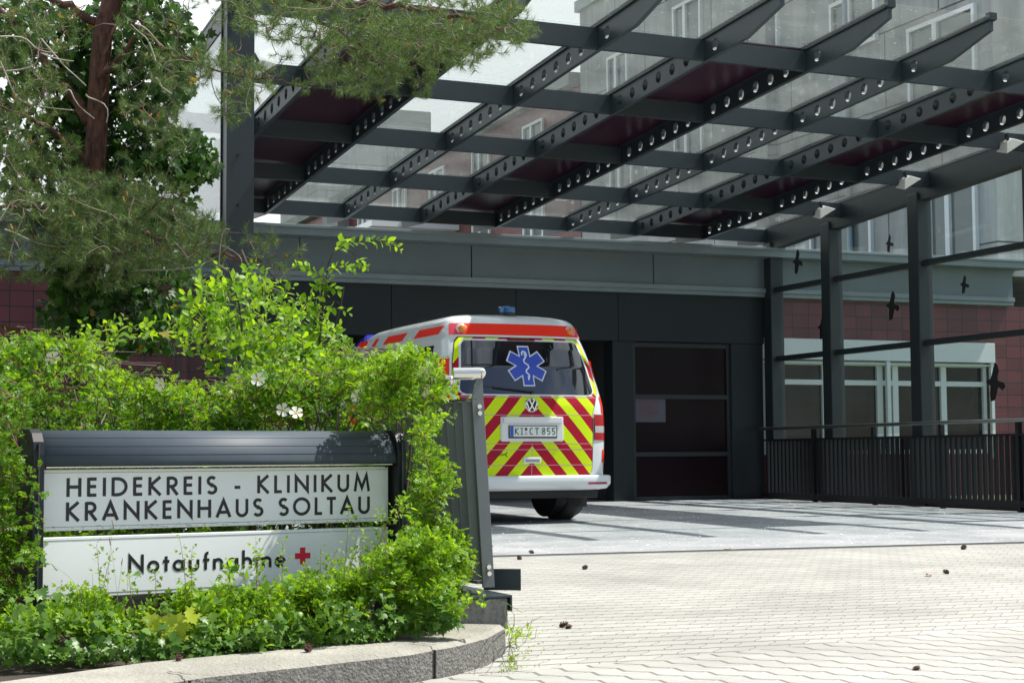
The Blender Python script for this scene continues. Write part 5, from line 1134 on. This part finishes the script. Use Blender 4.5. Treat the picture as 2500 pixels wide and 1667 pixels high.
# left flank bush beside the sign
lb = thing('rose_bush', (.35, 6.6, .1), 'smaller wild rose bush at the left edge beside the sign post', 'bush')
P = []
while len(P) < 520:
    x = rng.uniform(-120, 92); y = rng.uniform(930, 1640)
    if x > np.interp(y, (930,1200,1280,1430,1640), (70,60,84,90,70)): continue
    p = atD(x, y, rng.uniform(5.9, 6.9))
    if p[2] > .12: P.append(p)
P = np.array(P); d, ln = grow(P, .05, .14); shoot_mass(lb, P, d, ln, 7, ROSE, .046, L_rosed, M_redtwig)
# low roses in front of the sign
fb = thing('low_rose_thicket', (1.4, 6.2, .12), 'low bright green rose thicket growing up in front of the sign panels', 'bush')
FT = [(60,1530),(110,1500),(150,1515),(200,1470),(240,1495),(300,1520),(350,1480),(400,1500),(450,1455),(500,1485),(560,1450),(600,1475),(640,1440),(690,1460),(740,1425),(790,1455),(830,1405),(880,1410),(910,1365),(960,1350),(1000,1320)]
P = []
while len(P) < 830:
    x = rng.uniform(20, 1090); yt = interp(x, FT); yb_ = float(np.interp(x, (0,200,500,800,1000,1100),(1625,1625,1596,1566,1540,1525))); y = yt+(yb_-yt)*rng.uniform(0, 1)
    f_ = (y-yt)/(yb_-yt); base = float(np.interp(x, (0,500,1000),(5.75,5.95,6.35))); D = base-.05+rng.uniform(-.08,.22)-.12*f_
    p = atD(x, y, D)
    if p[2] > .13 and clump(p, 1.7, -.5): P.append(p)
P = np.array(P); d, ln = grow(P, .03, .09, .5); shoot_mass(fb, P, d, ln, 8, ROSE, .045, L_rose, M_redtwig, .0016)
# taller single shoots across the lower panel
sh = [(247,1480,238,1328),(246,1470,262,1360),(455,1470,450,1325),(470,1460,462,1350),(380,1475,385,1385),(628,1440,622,1332),(625,1430,628,1350),(690,1440,690,1338),(745,1430,745,1380),(780,1430,785,1345),(840,1410,852,1258),(850,1400,880,1300),(800,1420,812,1350),(905,1400,915,1320),(925,1330,960,1225),(940,1300,930,1245),(960,1280,985,1220),(140,1475,150,1430),(180,1475,195,1435),(320,1460,318,1405),(560,1440,556,1375),(885,1410,870,1340),(945,1360,935,1290)]
S = np.array([atD(a, b, 5.9) for a, b, c, e in sh]); E_ = np.array([atD(c, e, 5.95) for a, b, c, e in sh]); dd = E_-S; ln = np.linalg.norm(dd, axis=1); shoot_mass(fb, S, unit(dd), ln*1.12, 11, ROSE5, .034, L_rose, M_redtwig, .0016, .8)
# tall shrub with oval leaves
ts = thing('serviceberry_shrub', (1.9, 8.9, .1), 'tall shrub with bright oval leaves rising above the hedge, one thin shoot reaching up', 'shrub')
treg = [(540,790,80,80,34),(620,800,110,80,52),(720,860,100,70,56),(620,890,150,70,70),(470,830,60,50,16),(700,770,60,40,9),(790,860,50,50,18),(830,920,50,50,16),(740,930,90,50,30),(530,715,50,30,7),(610,740,60,40,10),(250,840,70,25,12),(330,820,40,25,6),(480,740,30,25,4),(660,720,40,30,5)]
P = []
for cx_, cy_, rx, ry, n in treg:
    a = rng.uniform(0, 2*math.pi, n); r = np.sqrt(rng.uniform(0, 1, n)); P += [atD(cx_+rx*r[k]*math.cos(a[k]), cy_+ry*r[k]*math.sin(a[k]), 8.6+rng.normal()*.35) for k in range(n)]
P = np.array(P); d = unit(rdir(len(P))*.8+np.array([.1, -.2, .7])); shoot_mass(ts, P, d, rng.uniform(.08, .18, len(P)), 7, OVAL, .056, L_oval, M_twig, .0025)
stem = [(560,1000,550,640),(700,1000,640,700),(740,1000,790,640),(640,1000,600,720),(760,960,840,700)]
segs = [(curve(atD(a, b, 8.6), atD(c, e, 8.55), 9, .05), .008, .003) for a, b, c, e in stem]
path = [(782,900),(780,830),(788,760),(795,705),(800,650),(812,618),(850,595),(900,586),(960,590),(982,602)]; TP = np.array([atD(x, y, 8.4) for x, y in path]); segs.append((TP, .005, .0015))
for q_ in ([(800,690),(760,655),(725,640)],[(800,660),(835,645),(860,650)],[(850,595),(835,590),(822,585)],[(850,605),(870,630),(885,645)],[(788,760),(750,740),(735,760)],[(790,740),(820,735),(845,755)],[(782,830),(830,860),(850,890)]): segs.append((np.array([atD(x, y, 8.4) for x, y in q_]), .003, .0015))
V, Fc = twigmesh(segs, 5); fastmesh('canes', V, Fc, mat('dark_cane', (.05,.035,.03), .8), ts)
S = []; dd = []; L2 = []
for x0, y0, x1, y1 in ((812,618,850,595),(850,595,900,586),(900,586,940,590),(940,590,980,604),(800,690,760,655),(760,655,722,642),(800,660,838,648),(838,648,862,655),(870,630,892,648),(795,700,810,660),(788,755,752,735),(790,745,848,758),(800,700,830,705),(795,690,765,700),(785,800,825,870),(825,585,850,590),(770,665,740,650),(840,870,850,900),(795,720,800,700)):
    a = atD(x0, y0, 8.4); b_ = atD(x1, y1, 8.38+rng.normal()*.04); S.append(a); dd.append(unit(b_-a)); L2.append(np.linalg.norm(b_-a)*1.1)
shoot_mass(ts, np.array(S), np.array(dd), np.array(L2), 8, OVAL, .05, L_oval, M_twig, .0015)
# maple seedling, ivy ground cover, glossy seedling, weeds
mp_ = thing('maple_seedling', tuple(atZ(420, 1575, .12)), 'yellow green maple seedling leaves in the middle of the low roses', 'seedling')
P = np.array([atD(x, y, 5.68) for x, y in ((370,1500),(395,1505),(430,1500),(445,1520),(455,1490),(420,1535),(400,1540),(440,1545),(382,1520),(466,1505))]); n = len(P)
V, Fc = scatter(*MAPLE, P, rdir(n)*.5+_R*.2+np.array([0,-.3,-.6]), rdir(n)*.3-_F*.7+np.array([0,0,.6]), rng.uniform(.045, .068, n)); fastmesh('leaves', V, Fc, leafmat('maple_leaf', (.36,.42,.03), (.30,.40,.05), .4, .5), mp_)
V, Fc = twigmesh([(curve(atZ(420,1580,.12), p, 5, .08), .0016, .001) for p in P], 4); fastmesh('stems', V, Fc, M_redtwig, mp_)
sd = thing('broadleaf_seedling', tuple(atZ(620, 1570, .12)), 'glossy seedling with long pointed leaflets hanging over the kerb', 'seedling')
S = np.array([atD(x, y, 5.75) for x, y in ((620,1530),(640,1480),(600,1420),(650,1450),(490,1500),(500,1470),(700,1450),(560,1420))]); dd = unit(np.array([_R*.3+[0,0,-.4],_R*.8+[0,0,.1],-_R*.3+[0,0,.6],_R*.5+[0,0,.5],[0,0,1.],_R*.6+[0,0,.4],_R*.2+[0,0,.8],[0,0,.9]]))
shoot_mass(sd, S, dd, np.full(len(S), .07), 6, OVAL, .05, L_oval, M_redtwig, .0015)
fs = thing('leafy_sprout', tuple(atZ(1090, 1530, .12)), 'leafy sprout with oval leaves by the foot of the near railing', 'seedling')
S = np.array([atD(x, y, 6.15) for x, y in ((1050,1480),(1075,1470),(1100,1480),(1140,1490),(1090,1510),(1040,1510),(1160,1480),(1120,1500),(1060,1440),(975,1260),(985,1240),(1180,1490))]); dd = unit(rdir(len(S))*.5+np.array([.2,-.2,.9]))
shoot_mass(fs, S, dd, np.full(len(S), .06), 7, OVAL, .038, L_oval, M_redtwig, .0015)
gc = []
while len(gc) < 1500:
    x = rng.uniform(-60, 1120); yb_ = float(np.interp(x, (0,200,500,800,1000,1100),(1628,1626,1600,1570,1544,1528))); y = yb_-rng.exponential(28)-2
    if x < 120: y = yb_-rng.exponential(50)-2
    D = float(np.interp(x, (0,500,1000),(5.55,5.75,6.2)))-.06+rng.uniform(-.06,.08); p = atD(x, y, D)
    if .125 < p[2]: gc.append(p)
gc = np.array(gc); n = len(gc); V, Fc = scatter(*IVY, gc, rdir(n)*.7+np.array([0,-.6,-.3]), rdir(n)*.4+np.array([.1,-.6,.8]), rng.uniform(.02, .045, n))
o = fastmesh('ivy_ground_cover', V, Fc, leafmat('light_ivy', (.05,.13,.02), (.14,.26,.04), .3, .35)); tag(o, 'creeping ivy and small leaves spilling over the back of the kerb', 'ground cover', kind='stuff')
gr = thing('grass_stalks', tuple(atZ(285, 1600, .12)), 'few thin dry grass stalks standing in front of the lower sign panel', 'grass')
V, Fc = twigmesh([(curve(atD(a, b, 5.85), atD(c, e, 5.8), 7, .03), .0009, .0005) for a, b, c, e in ((285,1560,275,1270),(288,1560,268,1310),(285,1540,298,1365),(190,1450,125,1375),(228,1440,225,1400),(310,1440,312,1400))], 3); fastmesh('stalks', V, Fc, mat('dry_stalk', (.3,.27,.15), .8), gr)
V, Fc = twigmesh([(curve(atD(a, b, 5.8), atD(c, e, 5.8), 4, .05), .0024, .0006) for a, b, c, e in ((277,1290,273,1268),(270,1330,267,1308),(297,1378,299,1360),(140,1392,124,1374))], 4); fastmesh('seed_heads', V, Fc, mat('brown_seed', (.16,.10,.06), .8), gr)
wd = thing('weed', tuple(gnd(1245, 1570)), 'bright green weed sprouting from the joint where kerb meets pavers', 'weed')
base = gnd(1243, 1575); segs = []; S = []; dd = []
for x, y in ((1300,1510),(1320,1505),(1255,1520),(1275,1495),(1240,1500),(1260,1540),(1310,1535)):
    e = atD(x, y, 6.05); segs.append((curve(base, e, 6, .05), .0018, .0009)); S.append(base+(e-base)*.55); dd.append(unit(e-base)*.7+rng.normal(size=3)*.12)
shoot_mass(wd, np.array(S), unit(np.array(dd)), np.full(len(S), .06), 6, leaf_tpl(.2, .05, 2), .034, leafmat('weed_leaf', (.25,.42,.04), (.38,.52,.06), .35, .5), M_redtwig, .001)
V, Fc = twigmesh(segs, 4); fastmesh('stalks', V, Fc, mat('green_stalk', (.2,.28,.08), .6), wd)
P = []
for k in range(230):
    x = rng.uniform(1215, 1330); y = 1655-(x-1215)*.75*rng.uniform(.0, 1.2)-rng.uniform(0, 25) if k % 2 else rng.uniform(1600, 1640)
    if k % 2 == 0: x = rng.uniform(1240, 1262)
    P.append(gnd(x, y)+[0,0,.006])
P = np.array(P); n = len(P); V, Fc = scatter(*leaf_tpl(.3,.05,2), P, rdir(n, .8), rdir(n), rng.uniform(.006, .014, n)); o = fastmesh('moss', V, Fc, leafmat('moss_green', (.2,.32,.04), (.32,.42,.06), .2, .7)); tag(o, 'tiny green moss in the paver joints beside the kerb', 'moss', kind='stuff')
# pine cones on the ground
M_cone = mat('brown_pine_cone', (.10,.055,.04), .85, noise=(40, .4))
def cone(p, s_, lab, tilt):
    mb = MB(); ax = unit(np.array([math.cos(tilt), math.sin(tilt), .35])); x = unit(np.cross(ax, [0,0,1.])); y = np.cross(x, ax); p = np.array(p)+[0,0,s_*.42]
    mb.tube([tuple(p-ax*s_*.5), tuple(p), tuple(p+ax*s_*.55)], [s_*.2, s_*.26, s_*.06], 8)
    for k in range(34):
        t = k/33; an = k*2.4; c = p+ax*s_*(-.45+.95*t); o = x*math.cos(an)+y*math.sin(an); w_ = s_*.16*(1-.5*t); r = s_*(.46-.25*abs(t-.3)); side = np.cross(o, ax)
        a = c+o*s_*.15; b = c+o*r+ax*s_*.10; mb.add([tuple(a-side*w_*.4), tuple(a+side*w_*.4), tuple(b+side*w_), tuple(b-side*w_), tuple(b+ax*s_*.06)], [(0,1,2,3),(3,2,4)])
    o = mb.build('pine_cone', M_cone); tag(o, lab, 'pine cone', 'pine cones lying on the ground'); return o
for x, y, z, s_, lab in ((753,1590,.125,.048,'upright open pine cone on the kerb top, in the middle'),(437,1612,.125,.038,'small dull pine cone on the kerb top, below the maple seedling'),(1376,1533,None,.05,'larger pine cone on the pavers nearest to the weed'),(1388,1536,None,.035,'broken pine cone touching the larger one near the weed'),
    (1268,1367,None,.05,'pine cone on the pavers just right of the railing post, below the drain'),(1428,1391,None,.05,'flattened pale pine cone alone on the pavers left of centre'),(2353,1342,None,.06,'round dark pine cone just below the drain at far right'),(2310,1402,None,.05,'pale brown pine cone on the sunny pavers at right'),(2237,1640,None,.035,'tiny pine cone scrap at the bottom edge of the picture'),(1298,1352,None,.05,'pine cone lying on the slot drain near the railing')):
    p = atZ(x, y, z) if z else gnd(x, y); cone(p, s_*.8, lab, rng.uniform(0, 6))

# small white bodies added to imitate specular glints on the asphalt
mb = MB()
for k in range(520):
    x = rng.uniform(4.4, 13.6); y = rng.uniform(12.1, 22.8); r = rng.uniform(.004, .011); z = gz(y)+.004+r*.6
    mb.add([(x+r,y,z),(x,y+r,z),(x-r,y,z),(x,y-r,z),(x,y,z+r*.8),(x,y,z-r*.8)], [(0,1,4),(1,2,4),(2,3,4),(3,0,4),(1,0,5),(2,1,5),(3,2,5),(0,3,5)])
tag(mb.build('glint', mat('white_glint', (.85,.85,.83), .3)), 'tiny white specks imitating glints of light over the driveway asphalt', 'glint', kind='stuff')
# fallen brown scraps and a twig on the pavers
lf_ = MB()
for x, y, a, lab in ((1775,1344,.3,'dry brown leaf scrap lying on the drain in the middle'),(2268,1408,1.2,'small brown leaf scrap left of the pale cone at right')):
    p = gnd(x, y); mb = MB(); c, sn = math.cos(a), math.sin(a)
    q = [(-.05,0,.004),(-.02,.018,.016),(.03,.014,.008),(.055,0,.02),(.02,-.016,.006),(-.025,-.014,.014)]
    P_ = [(p[0]+u*c-v*sn, p[1]+u*sn+v*c, p[2]+w_+.004) for u, v, w_ in q]; mb.add(P_+[(p[0],p[1],p[2]+.012)], [(i, (i+1) % 6, 6) for i in range(6)])
    tag(mb.build('dry_leaf', mat('dry_leaf_brown', (.28,.13,.07), .8)), lab, 'leaf')
